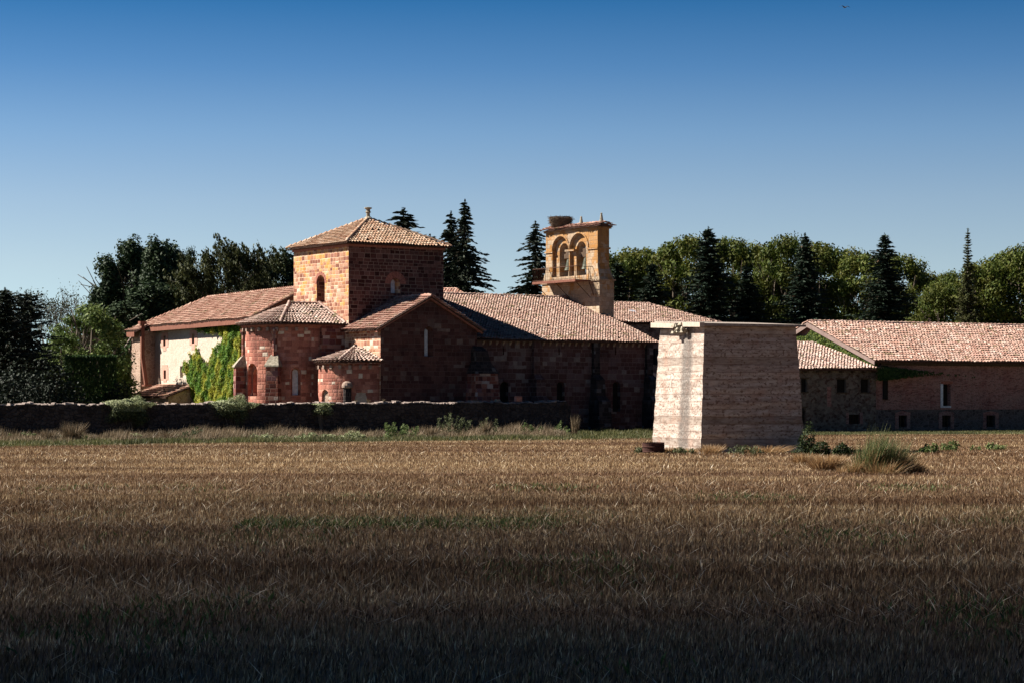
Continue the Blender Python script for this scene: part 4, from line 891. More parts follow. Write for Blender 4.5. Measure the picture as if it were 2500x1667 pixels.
def scatter(D0, D1, per, extra=5.0):
    """random ground points inside the view wedge (and a margin) between two distances"""
    area = .25*(D1**2-D0**2)*1.06+2*extra*(D1-D0); n_ = int(area*per)
    D = np.sqrt(rng.uniform(D0**2, D1**2, n_)); hw = .25*D*1.04+extra
    return np.stack([rng.uniform(-1, 1, n_)*hw, D], 1)
bx_ = np.linspace(0, 400, 3000); bn = sum(np.sin(bx_*f+ph)*a for f, ph, a in ((.31, 1, .5), (.83, 2, .6), (1.9, .4, .5), (4.1, 3, .3)))
def band(P): return np.interp(P[:, 1]*.45+.03*P[:, 0]+.3*np.sin(P[:, 0]*.23), bx_, bn)
st_ = []
for (D0, D1, per, w0, hh) in ((18, 34, 430, .0105, .115), (34, 58, 300, .0115, .115), (58, 90, 180, .0125, .115), (90, 155, 105, .017, .115)):
    P = scatter(D0, D1, per); P[:, 1] = np.round(P[:, 1]/.15)*.15+rng.normal(0, .035, len(P)) if D1 < 60 else P[:, 1]
    pxs = CX+F*P[:, 0]/P[:, 1]; keep = P[:, 1] < edgeD(pxs)-.2*rng.random(len(P)); P = P[keep]
    b = band(P); h = hh*(1+.22*b)*rng.uniform(.5, 1.35, len(P)); h = np.clip(h, .04, .4)
    k = len(P); st_.append(blade_mesh(P, h, w0*rng.uniform(.7, 1.5, k), rng.normal(.008, .022, k), rng.normal(0, .02, k)))
stub = quads('stubble', st_, M_stub); tag(stub, kind='stuff', label='brown cut straw stubble covering the field', cat='stubble')
# loose straw lying on the stubble, in drifts
L_ = []
for D0, D1, per, w0 in ((19, 40, 26, .009), (40, 75, 12, .011), (75, 130, 3, .016)):
    P = scatter(D0, D1, per); b = band(P*np.array([1, 1])+3.3); P = P[(b+rng.normal(0, .7, len(P))) > .35]; k = len(P); ln = rng.uniform(.12, .42, k); th = rng.uniform(0, 2*math.pi, k)
    L_.append(blade_mesh(P, rng.uniform(.05, .22, k), w0*rng.uniform(.7, 1.4, k), np.cos(th)*ln, np.sin(th)*ln, .05, bend=.5))
tag(quads('loose_straw', L_, M_straw), kind='stuff', label='pale loose straws lying on the stubble', cat='straw')
# low green weeds in patches
P = scatter(20, 64, 150); q = np.sin(P[:, 0]*.55+1.3)*np.sin(P[:, 1]*.42+.6)+np.sin(P[:, 0]*1.3)*.4+rng.normal(0, .35, len(P)); P = P[(q > .8) & (rng.random(len(P)) < np.where(P[:, 1] < 36, .5, .25))]
P2 = np.stack([rng.uniform(-5.5, 1.0, 3500), rng.normal(44.5, 1.1, 3500)], 1)
P3 = np.stack([rng.normal(12, 3, 900), rng.normal(44.5, .6, 900)], 1); P = np.concatenate([P, P2, P3]); k = len(P)
tag(quads('field_weeds', [blade_mesh(P, rng.uniform(.04, .16, k), rng.uniform(.02, .045, k), rng.normal(0, .06, k), rng.normal(0, .06, k))], M_weed), kind='stuff', label='low green weeds between the stubble', cat='weeds')
# verge grasses
def backD(px): return np.interp(px, [-700, 0, 1386, 1395, 1480, 1600, 1700, 1950, 2138, 2500, 3300], [132, 139.6, 163, 168, 172, 175, 168, 156, 160, 166, 178])
n_ = 150000; px = rng.uniform(-250, 1640, n_); d0, d1 = edgeD(px), backD(px); s_ = rng.random(n_); D = d0+(d1-d0)*s_-.3; X = (px-CX)*D/F
cl_ = np.sin(X*1.1+2*np.sin(D*.3))*.5+np.sin(X*2.7+1)*.35+np.sin(X*.37+2)*.5+rng.normal(0, .35, n_)
dry = (s_ > .18) & (s_*.7+.36*cl_ > .30) & (px < 1400); tall = np.clip(.12+.30*s_+.28*cl_, .06, .9); tall = np.where(px > 1385, np.clip(tall*.45, .06, .35), tall)
P = np.stack([X, D], 1)
Pd, hd_ = P[dry], tall[dry]*rng.uniform(.5, 1.25, dry.sum()); k = len(Pd)
tag(quads('dry_verge_grass', [blade_mesh(Pd, hd_, rng.uniform(.014, .034, k), rng.normal(.10, .12, k)*hd_*1.6, rng.normal(0, .12, k)*hd_)], M_dry), kind='stuff', label='tall dry grass along the foot of the garden wall', cat='grass')
g_ = ~dry; Pg = P[g_]; k = len(Pg); hg = np.clip(rng.uniform(.06, .30, k)*(1+.6*cl_[g_]), .04, .4)
n2 = 60000; px2 = rng.uniform(1600, 2900, n2); d0, d1 = edgeD(px2), backD(px2); D2 = d0+(d1-d0)*rng.random(n2)**1.3-.2; P2 = np.stack([(px2-CX)*D2/F, D2], 1); loc = (P2[:, 0]-BF.X)*-BF.s+(P2[:, 1]-BF.Y)*BF.c; kp = (np.abs(loc+13.6) > .9) | (rng.random(n2) < .25); P2 = P2[kp]; h2 = rng.uniform(.05, .24, len(P2))
Pg = np.concatenate([Pg, P2]); hg = np.concatenate([hg, h2]); k = len(Pg)
tag(quads('green_verge_grass', [blade_mesh(Pg, hg, rng.uniform(.02, .05, k), rng.normal(0, .06, k), rng.normal(0, .06, k))], M_vgreen), kind='stuff', label='short green grass between the stubble and the buildings', cat='grass')

# ================================================================== VEGETATION
def diamonds(Cn, Nn, size, asp=.5, axis=None, size2=None):
    """leaf shaped faces at centres Cn with normals Nn"""
    k = len(Cn); Nn = Nn/np.maximum(np.linalg.norm(Nn, axis=1), 1e-6)[:, None]
    r = rng.normal(size=(k, 3)) if axis is None else axis
    a = np.cross(Nn, np.cross(r, Nn)); a /= np.maximum(np.linalg.norm(a, axis=1), 1e-6)[:, None]; b = np.cross(Nn, a)
    s = (size if np.ndim(size) else np.full(k, size))*rng.uniform(.7, 1.3, k)
    V = np.zeros((k, 4, 3), np.float32); a = a*s[:, None]; b = b*(s*asp)[:, None]
    V[:, 0] = Cn-a; V[:, 1] = Cn+b; V[:, 2] = Cn+a; V[:, 3] = Cn-b
    return V
def unit(k):
    d = rng.normal(size=(k, 3)); return d/np.linalg.norm(d, axis=1)[:, None]
def clump_leaves(centres, radii, per, size, sq=.8, up=.3, asp=.55):
    out = []
    for c, r in zip(centres, radii):
        k = int(per*(r/radii_mean(radii))**2); d = unit(k); rad = r*rng.random(k)**.4*rng.uniform(.75, 1.15, k)
        P = np.array(c)+d*rad[:, None]*np.array([1, 1, sq]); out.append(diamonds(P, d+rng.normal(size=(k, 3))*.6+np.array([0, 0, up]), size, asp))
    return out
def radii_mean(r): return float(np.mean(r))
def branch_tree(mb, p, d, ln, r, depth, spread=.5, tips=None, gn=3):
    q = p+d*ln; mb.tube(p, q, r, r*.62, 5 if depth > 2 else 3)
    if depth == 0:
        if tips is not None: tips.append(tuple(q))
        return
    for i in range(gn if depth > 1 else 3):
        nd = (d+Vector((random.gauss(0, spread), random.gauss(0, spread), random.gauss(.12, spread*.6)))).normalized()
        branch_tree(mb, p+d*ln*random.uniform(.6, 1.0), nd, ln*random.uniform(.6, .82), r*.6, depth-1, spread, tips, gn)
def far_copy(proto, name, loc, rz, sc, label, group):
    o = copy_tree(proto); o.location = loc; o.rotation_euler = (0, 0, rz); o.scale = sc; o['label'] = label
    if group: o['group'] = group
    return o
M_bark = plain('grey_brown_bark', (.07,.055,.042), (.15,.12,.095), 6, stretch=(1, 1, .25), bump=.8)
M_plane = leaf_mat('plane_leaves', [(0, (.031, .053, .009)), (.5, (.067, .092, .013)), (.85, (.110, .131, .024)), (1, (.159, .164, .045))], (.119, .117, .020), .25)
M_lime = leaf_mat('bright_leaves', [(0, (.048, .080, .018)), (.6, (.097, .141, .035)), (1, (.193, .228, .079))])
M_poplar = leaf_mat('poplar_leaves', [(0, (.018,.034,.016)), (.6, (.035,.058,.025)), (.93, (.06,.085,.04)), (1, (.16,.19,.13))], trans=.12)
M_willow = leaf_mat('birch_leaves', [(0, (.030,.036,.014)), (.6, (.055,.062,.022)), (1, (.10,.10,.04))], trans=.2)
M_spruce = leaf_mat('spruce_needles', [(0, (0.008, 0.014, 0.009)), (.6, (0.017, 0.025, 0.015)), (1, (0.035, 0.045, 0.025))], trans=.05)
M_seq = leaf_mat('blue_green_needles', [(0, (0.008, 0.018, 0.011)), (.6, (0.018, 0.032, 0.020)), (.96, (0.035, 0.052, 0.035)), (1, (0.084, 0.038, 0.021))], trans=.05)
M_cedar = leaf_mat('cedar_needles', [(0, (0.010, 0.015, 0.010)), (.6, (0.020, 0.028, 0.018)), (1, (0.042, 0.056, 0.038))], trans=.08)
M_ivy = leaf_mat('ivy_leaves', [(0, (.065, .145, .022)), (.5, (.123, .232, .036)), (1, (.217, .334, .058))], (.522, .493, .073), .35, .55)
M_ivyd = leaf_mat('dark_ivy_leaves', [(0, (.02,.05,.015)), (.6, (.04,.085,.025)), (1, (.09,.14,.04))])
M_ivyg = leaf_mat('gable_ivy_leaves', [(0, (.03,.06,.01)), (.6, (.08,.12,.02)), (1, (.20,.22,.04))])
M_silver = leaf_mat('silvery_leaves', [(0, (.15,.17,.08)), (.5, (.32,.34,.18)), (1, (.50,.50,.33))], trans=.2)
M_elder = leaf_mat('dark_shrub_leaves', [(0, (.012,.022,.008)), (.6, (.03,.045,.015)), (1, (.07,.085,.03))])
def decid(name, label, mat, H, W, nclump, per, size, seed, z0=.18, shape='round', cr=(1.0, 1.7), sq=.8):
    random.seed(seed); t_ = empty(name, (0, 0, 0), 0, label, 'tree'); mb = MB(); tips = []
    mb.tube((0, 0, -.2), (.1, 0, H*.3), .35, .26, 7)
    for i in range(6):
        th = i*1.05+random.random(); d = Vector((math.cos(th)*.45, math.sin(th)*.45, 1)).normalized(); branch_tree(mb, Vector((.1, 0, H*(.16+.06*i))), d, H*.24, .15, 2, .45, None)
    mb.tube((.1, 0, H*.3), (0, .1, H*.85), .26, .05, 6)
    mb.build('trunk', M_bark, t_)
    cs, rs = [], []
    for i in range(nclump):
        u_ = random.random(); z = H*(z0+(.97-z0)*u_)
        if shape == 'round': env = math.sin(math.pi*min(1, .12+.86*(z/H-z0)/(1-z0))**.75)**.6
        else: env = (1-.75*(z/H)**2.5)*min(1, (z/H)*4)
        rad = W/2*env*random.uniform(.45, 1.0)**.5; th = random.uniform(0, 2*math.pi)
        r = random.uniform(*cr); cs.append((rad*math.cos(th), rad*math.sin(th), min(z, H-r*.7))); rs.append(r)
    cs.append((0, 0, H-cr[0])); rs.append(cr[0])
    quads('crown', clump_leaves(cs, rs, per, size, sq), mat, t_); return t_
def conifer(name, label, mat, H, Rm, seed, droop=.35, step=.42, nb=7, dens=.16, size=.17, power=.85, z0=.06, hang=.5):
    random.seed(seed); t_ = empty(name, (0, 0, 0), 0, label, 'tree'); mb = MB(); mb.tube((0, 0, -.2), (0, 0, H*.97), .28, .03, 7); Cs, Ns, Ax, Sz = [], [], [], []
    z = H*z0
    while z < H*.985:
        f = 1-z/H; Lb = Rm*f**power
        for i in range(max(4, int(nb*(.5+.6*f)))):
            th = random.uniform(0, 2*math.pi); L2 = Lb*random.uniform(.5, 1.15)*(1+.25*math.sin(th*2+z*.7+seed)*math.sin(z*.9+seed))+.12; e = random.uniform(-.05, .25); d = Vector((math.cos(th), math.sin(th), 0)); side = Vector((-d.y, d.x, 0))
            kk = max(3, int(L2/dens)); pend = None
            for j in range(kk):
                s = (j+random.random())/kk; p = d*(L2*s)+Vector((0, 0, z+L2*(e*s-droop*s*s+.25*droop*s**4)))
                wd = .38*(1-s)*L2*.5+.10; o_ = random.uniform(-1, 1)*wd; Cs.append(p+side*o_+Vector((0, 0, -abs(o_)*.25-random.random()*hang*.25*min(1, L2)))); Ns.append((random.gauss(0, .5), random.gauss(0, .5), 1.0) if random.random() > hang else (d.y+random.gauss(0, .3), -d.x+random.gauss(0, .3), .1)); Ax.append(tuple(d+side*(o_/max(wd, .01))*.8+Vector((0, 0, -.5*hang)))); Sz.append(size*(.75+.5*(1-s)))
            if L2 > .8: mb.tube((0, 0, z), tuple(d*(L2*.8)+Vector((0, 0, z+L2*(e*.8-droop*.64)))), .035*f+.012, .008, 3)
        z += step*(.55+.6*f)*random.uniform(.8, 1.2)
    for j in range(30): Cs.append(Vector((random.gauss(0, .05), random.gauss(0, .05), H*.97+random.random()*H*.03))); Ns.append((random.gauss(0, 1), random.gauss(0, 1), 0)); Ax.append((0, 0, 1)); Sz.append(.10)
    mb.build('trunk', M_bark, t_)
    quads('crown', [diamonds(np.array([tuple(c) for c in Cs]), np.array(Ns), np.array(Sz), .38, np.array(Ax))], mat, t_); return t_
def HT(ytop, D): return HC+(HY-ytop)*D/F
used = {}
def plant(proto, H0, px, D, ytop, label, group=None, wscale=1.0, rz=None):
    """stand a tree (first the prototype itself, then copies) at its place, as tall as it is there"""
    H = HT(ytop, D); s = H/H0; rz = random.uniform(0, 6.28) if rz is None else rz
    if proto.name not in used: used[proto.name] = 1; o = proto
    else: o = copy_tree(proto)
    o.location = (at(px, D), D, 0); o.rotation_euler = (0, 0, rz); o.scale = (s*wscale, s*wscale, s); o['label'] = label
    if group: o['group'] = group
    return o
# plane trees behind the range on the right
planes = [decid('plane_tree', 'x', M_plane, 18, 11, 120, 150, .18, 11+i, cr=(.55, 1.7)) for i in range(3)]
G1 = 'broadleaf trees of the wood behind the range'
pl = [(1505, 626, 'low olive broadleaf crown just right of the bell gable'), (1560, 604, 'rounded olive crown left of the tallest dark conifer, second from the bell gable'), (1615, 592, 'olive broadleaf tree third from the bell gable, above the hipped roof'),
      (1676, 582, 'tall olive crown touching the tallest dark conifer on its left'), (1790, 580, 'tall olive crown immediately right of the tallest dark conifer'), (1850, 586, 'olive broadleaf crown above the left part of the concrete tower roof'),
      (1915, 581, 'lumpy olive crown above the concrete tower, left of the conifer behind it'), (2000, 590, 'olive crown just right of the conifer above the concrete tower edge'), (2062, 596, 'olive crown above the small house roof'),
      (2110, 626, 'lower yellowish crown left of the conifer above the barn gable'), (2205, 620, 'olive crown right of the conifer above the barn gable'), (2262, 655, 'lowest olive crown beside the gap of sky over the barn')]
for i, (px, yt, lb) in enumerate(pl): plant(planes[i % 3], 18, px, 226+(i % 3)*5, yt+(i*7 % 3-1)*7, lb, G1, (.78, .92, .70, .85)[i % 4])
for i, (px, yt, lb) in enumerate([(2305, 690, 'low leafy crown right of the sky gap over the barn'), (2348, 660, 'broadleaf crown wrapped round the thin spire tree'), (2405, 640, 'broadleaf crown right of the thin spire tree'), (2455, 618, 'second broadleaf crown from the right frame edge'), (2515, 598, 'tall broadleaf crown cut by the right frame edge'), (2590, 610, 'broadleaf crown beyond the right frame edge')]):
    plant(planes[(i+1) % 3], 18, px, 214+(i % 2)*6, yt, lb, G1, .95)
seqs = [conifer('dark_conifer', 'x', M_seq, 20, 5.6, 31+i, droop=.12, nb=18, dens=.085, size=.25, power=.80, hang=.15, step=.36) for i in range(3)]
G2 = 'dark pointed conifers in front of the wood'
for i, (px, yt, wsc, lb) in enumerate([(1730, 553, 1.3, 'tallest dark pointed conifer of the wood, behind the hipped roof'), (1507, 636, 1.5, 'dark conifer right beside the bell gable'), (1593, 640, 1.4, 'short dark conifer between the bell gable and the tallest conifer'), (1822, 648, 1.2, 'short dark conifer right of the tallest conifer'), (1966, 570, 1.15, 'dark conifer rising above the right edge of the concrete tower'), (2160, 568, 1.15, 'dark conifer rising above the barn gable')]):
    plant(seqs[i % 3], 20, px, 206+(i % 2)*2, yt, lb, G2, wsc)
thin = conifer('spire_tree', 'x', M_willow, 20, 4.4, 50, droop=-.25, nb=18, dens=.09, size=.22, power=1.25, hang=.1)
plant(thin, 20, 2363, 210, 558, 'very thin spire-shaped tree standing above the barn roof')
# spruces behind the church
spr = [conifer('spruce', 'x', M_spruce, 20, 6.8, 61+i, droop=.38, nb=13, dens=.09, size=.24, power=.92, hang=.55, step=.42) for i in range(2)]
G3 = 'spruces behind the church'
for i, (px, yt, wsc, lb) in enumerate([(1135, 487, 1.1, 'tallest spruce, right of the crossing tower'), (1101, 513, 1.0, 'spruce with thin tip between the crossing tower and the tallest spruce'), (1307, 540, 1.25, 'lone spruce immediately left of the bell gable'), (985, 505, 2.1, 'spruce top showing above the right slope of the tower roof'), (1050, 572, 1.5, 'low spruce peeping over the right eave of the tower roof')]):
    plant(spr[i % 2], 20, px, 203+i, yt, lb, G3, wsc)
# left side
pops = [decid('poplar', 'x', M_poplar, 18, 4.4, 120, 200, .17, 70+i, z0=.08, shape='tall', cr=(.45, .85), sq=1.9) for i in range(2)]
G4 = 'dark poplars behind the left wing'
for i, (px, yt, wsc, lb) in enumerate([(258, 634, 1.1, 'leftmost and lower dark poplar of the cluster'), (314, 588, 1.05, 'tall dark poplar second from the left of the cluster'), (350, 612, 1, 'dark poplar in the dip left of the middle of the cluster'), (383, 590, 1.0, 'tall dark poplar in the middle of the cluster'), (414, 603, .8, 'narrow dark poplar right of the middle of the cluster'), (437, 614, .6, 'thin dark poplar near the right of the cluster'), (464, 618, .55, 'rightmost thin dark poplar beside the feathery birch')]):
    plant(pops[i % 2], 18, px, 214+(i % 3)*3, yt, lb, G4, wsc)
def weeping(name, seed):
    random.seed(seed); t_ = empty(name, (0, 0, 0), 0, 'x', 'tree'); mb = MB(); tips = []
    mb.tube((0, 0, -.2), (0, 0, 6), .25, .18, 7)
    for i in range(7):
        th = i*.9+random.random(); branch_tree(mb, Vector((0, 0, 4+i*.9)), Vector((math.cos(th)*.35, math.sin(th)*.35, 1)).normalized(), 3.1, .10, 3, .34, tips)
    mb.build('trunk', plain('pale_birch_bark', (.16,.14,.12), (.42,.38,.33), 4, stretch=(1, 1, 3)), t_)
    T = np.array(tips); sc_ = 18.0/T[:, 2].max(); out = []
    for q in tips:
        for s in range(4):
            k = 30; base = np.array(q)+rng.normal(size=3)*.35; tt = rng.random(k); drift = np.array([.45, 0, 0])+rng.normal(size=3)*.25
            P = base+tt[:, None]*(np.array([0, 0, -1.5])+drift)+np.array([0, 0, .35])+rng.normal(size=(k, 3))*.10; out.append(diamonds(P, rng.normal(size=(k, 3)), .17, .4, np.tile([.25, 0, -1.0], (k, 1))))
    quads('crown', out, M_willow, t_); H0_ = float(T[:, 2].max()+.5); return t_, H0_
bw1, bh1 = weeping('birch', 81); bw2, bh2 = weeping('birch', 82)
G5 = 'feathery birches behind the left wing'
for i, (px, yt, wsc, lb) in enumerate([(545, 590, 1.15, 'tallest feathery birch behind the left wing roof'), (500, 640, 1.0, 'birch between the poplars and the tallest birch'), (432, 690, .9, 'lower brownish birch in front of the poplars'), (595, 625, .9, 'feathery birch right of the tallest birch'), (640, 660, .9, 'low birch close to the crossing tower')]):
    p_, h_ = ((bw1, bh1), (bw2, bh2))[i % 2]; plant(p_, h_, px, 208+i*2, yt, lb, G5, wsc)
for i, (px, yt, lb) in enumerate([(655, 645, 'dark leafy tree second left from the crossing tower'), (694, 622, 'dark leafy tree touching the crossing tower on its left'), (610, 690, 'low dark leafy tree behind the left wing ridge')]):
    plant(pops[i % 2], 18, px, 220+i, yt, lb, 'dark trees left of the crossing tower', 1.5)
for i, (px, yt, D_, lb) in enumerate([(300, 745, 200, 'dark leafy tree just left of the wing roof end'), (350, 700, 206, 'dark leafy tree rising behind the end of the wing roof'), (400, 705, 207, 'dark leafy tree under the poplars behind the wing roof')]):
    plant(pops[i % 2], 18, px, D_, yt, lb, 'dark trees at the end of the wing', 1.9)
limes = [decid('leafy_tree', 'x', M_lime, 10, 6.6, 45, 170, .15, 90+i, z0=.10, cr=(.7, 1.3)) for i in range(2)]
for i, (px, yt, D_, lb) in enumerate([(222, 742, 188, 'sunlit bright green tree in front of the poplars'), (150, 812, 182, 'lower bright green tree left of the sunlit one'), (185, 770, 190, 'bright green tree between the sunlit tree and the bare-branched trees'), (262, 850, 190, 'bright green tree close to the ivy-covered bay'), (120, 860, 176, 'small bright green tree low beside the dark cedar')]):
    plant(limes[i % 2], 10, px, D_, yt, lb, 'bright green trees at the left', 1.0)
ced = [conifer('cedar', 'x', M_cedar, 12, 6.0, 100+i, droop=.05, nb=20, dens=.10, size=.22, power=.45, hang=.2, step=.36) for i in range(2)]
for i, (px, yt, wsc, lb) in enumerate([(12, 703, .85, 'dark cedar at the left frame edge'), (64, 712, .72, 'dark cedar second from the left frame edge'), (-60, 740, .9, 'dark cedar beyond the left frame edge'), (110, 850, .9, 'low dark cedar bush behind the garden wall at left')]):
    plant(ced[i % 2], 12, px, 168+i*3, yt, lb, 'dark cedars at the left edge', wsc)
def bare(name, seed):
    random.seed(seed); t_ = empty(name, (0, 0, 0), 0, 'x', 'tree'); mb = MB(); tips = []
    mb.tube((0, 0, -.2), (.1, 0, 5), .2, .14, 6)
    for i in range(5):
        th = i*1.26+random.random(); branch_tree(mb, Vector((.1, 0, 4+.5*i)), Vector((math.cos(th)*.5, math.sin(th)*.5, 1)).normalized(), 2.3, .08, 4, .42, tips)
    mb.build('trunk', M_bark, t_); T = np.array(tips); C_ = np.repeat(T, 3, axis=0)+rng.normal(size=(len(T)*3, 3))*.22
    quads('crown', [diamonds(C_, rng.normal(size=(len(C_), 3)), .10, .5)], M_willow, t_); return t_, float(T[:, 2].max()+.2)
b1, h1 = bare('thin_tree', 111); b2, h2 = bare('thin_tree', 112)
plant(b1, h1, 118, 200, 702, 'sparse tree with nearly bare twigs, left one of the pair', 'sparse trees against the sky', .8)
plant(b2, h2, 185, 203, 692, 'sparse tree with nearly bare twigs, right one of the pair', 'sparse trees against the sky', .8)
# clipped hedge
def volume_shrub(name, label, cat, mat, loc, dims, n_leaf, size, group=None, stem=True, top_bias=.0, rz=0, rough=.35):
    o = empty(name, loc, rz, label, cat, group)
    k = n_leaf; d = unit(k); d[:, 2] = np.abs(d[:, 2]); rad = rng.random(k)**.33; bump_ = 1+rough*(np.sin(d[:, 0]*5+loc[0])+np.sin(d[:, 1]*6+loc[1]*.7)+np.sin(d[:, 2]*7+loc[0]*2))*.4
    P = d*rad[:, None]*bump_[:, None]*np.array([dims[0]/2, dims[1]/2, dims[2]]); quads('foliage', [diamonds(P, d+rng.normal(size=(k, 3))*.7, size, .55)], mat, o)
    if stem:
        mb = MB()
        for i in range(9):
            th = random.uniform(0, 6.28); mb.tube((0, 0, 0), (math.cos(th)*dims[0]*.3, math.sin(th)*dims[1]*.3, dims[2]*random.uniform(.5, .85)), .03, .01, 4)
        mb.build('stems', M_bark, o)
    return o
hx_, hy_ = at(222, 173), 173.0
o = empty('clipped_hedge', (hx_, hy_, 0), R(10), 'tall dark green flat-topped hedge left of the ivy-covered bay', 'hedge')
k = 15000; P = rng.uniform(-1, 1, (k, 3))*np.array([2.0, 1.0, 1]); P[:, 2] = (P[:, 2]*.5+.5)*5.9+.15*np.sin(P[:, 0]*5); face = rng.integers(0, 3, k); P[face == 0, 1] = -1+rng.random((face == 0).sum())*.25; P[face == 1, 2] = 5.9-rng.random((face == 1).sum())*.3
quads('foliage', [diamonds(P, rng.normal(size=(k, 3))+np.array([0, -.6, .3]), .12, .4, np.tile([0, 0, 1.0], (k, 1)))], M_ivyd, o)
mb = MB(); [mb.tube((x, 0, 0), (x, 0, 4.8), .06, .03, 5) for x in (-1.4, -.5, .5, 1.4)]; mb.build('stems', M_bark, o)
G6 = 'dark bushes behind the garden wall at left'
for i, (px, D_, w_, h_, lb) in enumerate([(330, 168, 5.0, 2.3, 'dark bush in front of the wing, under the downpipe'), (400, 168, 4.6, 1.55, 'dark bush in front of the tiled porch'), (30, 160, 7, 4.2, 'dark broad bush behind the wall at the left frame edge'), (130, 162, 6, 4.4, 'dark broad bush behind the wall, second from the left'), (285, 172, 4.0, 3.1, 'small dark bush before the low brick wall')]):
    volume_shrub('dark_bush', lb, 'bush', M_cedar, (at(px, D_), D_, 0), (w_, 3, h_), 5000, .12, G6)
# distant wood closes the view between the nearer trees
k = 26000; X_ = rng.uniform(-110, 110, k); Y_ = 300+rng.normal(0, 4, k); Z_ = rng.random(k)*(9+1.6*np.sin(X_*.21)+1.2*np.sin(X_*.53+1)+.8*np.sin(X_*1.3))
tag(quads('distant_wood', [diamonds(np.stack([X_, Y_, Z_], 1), rng.normal(size=(k, 3))+np.array([0, -.5, .3]), .55, .6)], M_poplar), kind='stuff', label='distant dark wood behind the monastery', cat='wood')

# ivy
def inpoly(x, y, poly):
    c = np.zeros(len(x), bool); j = len(poly)-1
    for i in range(len(poly)):
        xi, yi = poly[i]; xj, yj = poly[j]
        c ^= ((yi > y) != (yj > y)) & (x < (xj-xi)*(y-yi)/(yj-yi+1e-9)+xi); j = i
    return c
def ivy(name, label, frame, polyxz, y0, n_, size, mat, thick=.3, sidecut=None, normal=(0, -1, .4)):
    o = empty(name, (frame.X, frame.Y, 0), frame.a, label, 'climbing plant'); xs = [p[0] for p in polyxz]; zs = [p[1] for p in polyxz]
    x = rng.uniform(min(xs)-.3, max(xs)+.3, n_*3); z = rng.uniform(min(zs)-.3, max(zs)+.2, n_*3)
    xj = x+rng.normal(0, .10, n_*3)+.12*np.sin(z*4); zj = z+rng.normal(0, .10, n_*3)+.12*np.sin(x*5); m_ = inpoly(xj, zj, polyxz); x, z = x[m_][:n_], z[m_][:n_]; k = len(x)
    bulge = thick*(.25+.7*(np.sin(x*1.3+1+.8*np.sin(z*1.1))*np.sin(z*1.9+.9*np.sin(x*.8))*.5+.5)+.35*np.sin(x*3.1+z)*np.sin(z*4.1-x)); y = y0-.03-np.abs(bulge)*rng.random(k)**.35
    quads('foliage', [diamonds(np.stack([x, y, z], 1), np.tile(normal, (k, 1))+rng.normal(size=(k, 3))*.55, size, .75, np.tile([0, 0, -1.0], (k, 1))+rng.normal(size=(k, 3))*.4)], mat, o)
    mb = MB(); cx_ = np.mean(xs)
    for i in range(6):
        xa = cx_+random.uniform(-.6, .6)*(max(xs)-min(xs))*.4; mb.tube((xa, y0-.06, 0), (xa+random.uniform(-.5, .5), y0-.05, max(zs)*.6), .03, .015, 4)
    mb.build('stems', M_bark, o); return o
pp_ = [(486, 796), (592, 795), (592, 990), (458, 990), (462, 955), (464, 930), (454, 905), (452, 893), (466, 878), (470, 866), (484, 864), (484, 845), (489, 862), (497, 878), (506, 890), (512, 880), (518, 862), (532, 848), (545, 828), (541, 815), (528, 812), (498, 808), (488, 804)]
wp = []
for (px, py) in pp_:
    x = WF.x(px, 0); wp.append((x, WF.z(x, 0, py)))
ivy('climbing_ivy', 'bright green and yellow ivy covering the cream wall beside the big apse', WF, wp, 0, 30000, .085, M_ivy, .40, normal=(-.3, -1, .35))
ivy('climbing_ivy', 'dark ivy hanging over the sloping bay at the far left end of the wing', WF, [(-2.6, 7.6), (-3.2, 6.2), (-2.9, 4.9), (-3.6, 4.6), (-4.0, 2), (-7.0, 1.5), (-7.3, 4), (-6.5, 5.6), (-5.6, 6.4)], bq+.05, 9000, .095, M_ivyd, .45)
gy_ = [(13.8, 6.2), (8.2, BZ-.35), (.1, BE-.35), (-.2, 4.6), (6, 7.05), (8.5, 7.35), (12.5, 6.0)]
o = empty('climbing_ivy', (BF.X, BF.Y, 0), BF.a, 'green ivy creeping up the barn gable above the small house roof', 'climbing plant')
k = 60000; y = rng.uniform(-.3, 13, k); z = rng.uniform(4, BZ, k); roofz = np.interp(y, [-.5, HRy, 14], [HE+.15, HZ+.2, HE+.2]); topz = np.interp(y, [0, BD/2, BD], [BE-.15, BZ-.2, BE-.15]); m_ = (z < topz-.25*np.sin(y*3)**2*.4) & (z > roofz-.1) & (z < roofz+1.25+.25*np.sin(y*2.1)-.06*np.maximum(y-6, 0)); y, z = y[m_], z[m_]; k = len(y)
quads('foliage', [diamonds(np.stack([-.05-.35*rng.random(k), y, z], 1), np.tile([-1, -.3, .3], (k, 1))+rng.normal(size=(k, 3))*.5, .09, .75)], M_ivyg, o)
k = 1500; x = rng.gamma(1.6, 1.1, k); z = BE-.4-rng.random(k)*np.clip(1.1-.16*x, .1, 2)-.08*x; quads('hanging_sprays', [diamonds(np.stack([x-.3, -.35-.3*rng.random(k), z], 1), np.tile([0, -1, .3], (k, 1))+rng.normal(size=(k, 3))*.5, .10, .6)], M_ivyd, o)
mb = MB(); mb.tube((-.08, 5, 4.5), (-.08, 6.5, 8), .03, .015, 4); mb.tube((-.08, 3, 4.2), (-.08, 4, 6.8), .03, .015, 4); mb.build('stems', M_bark, o)

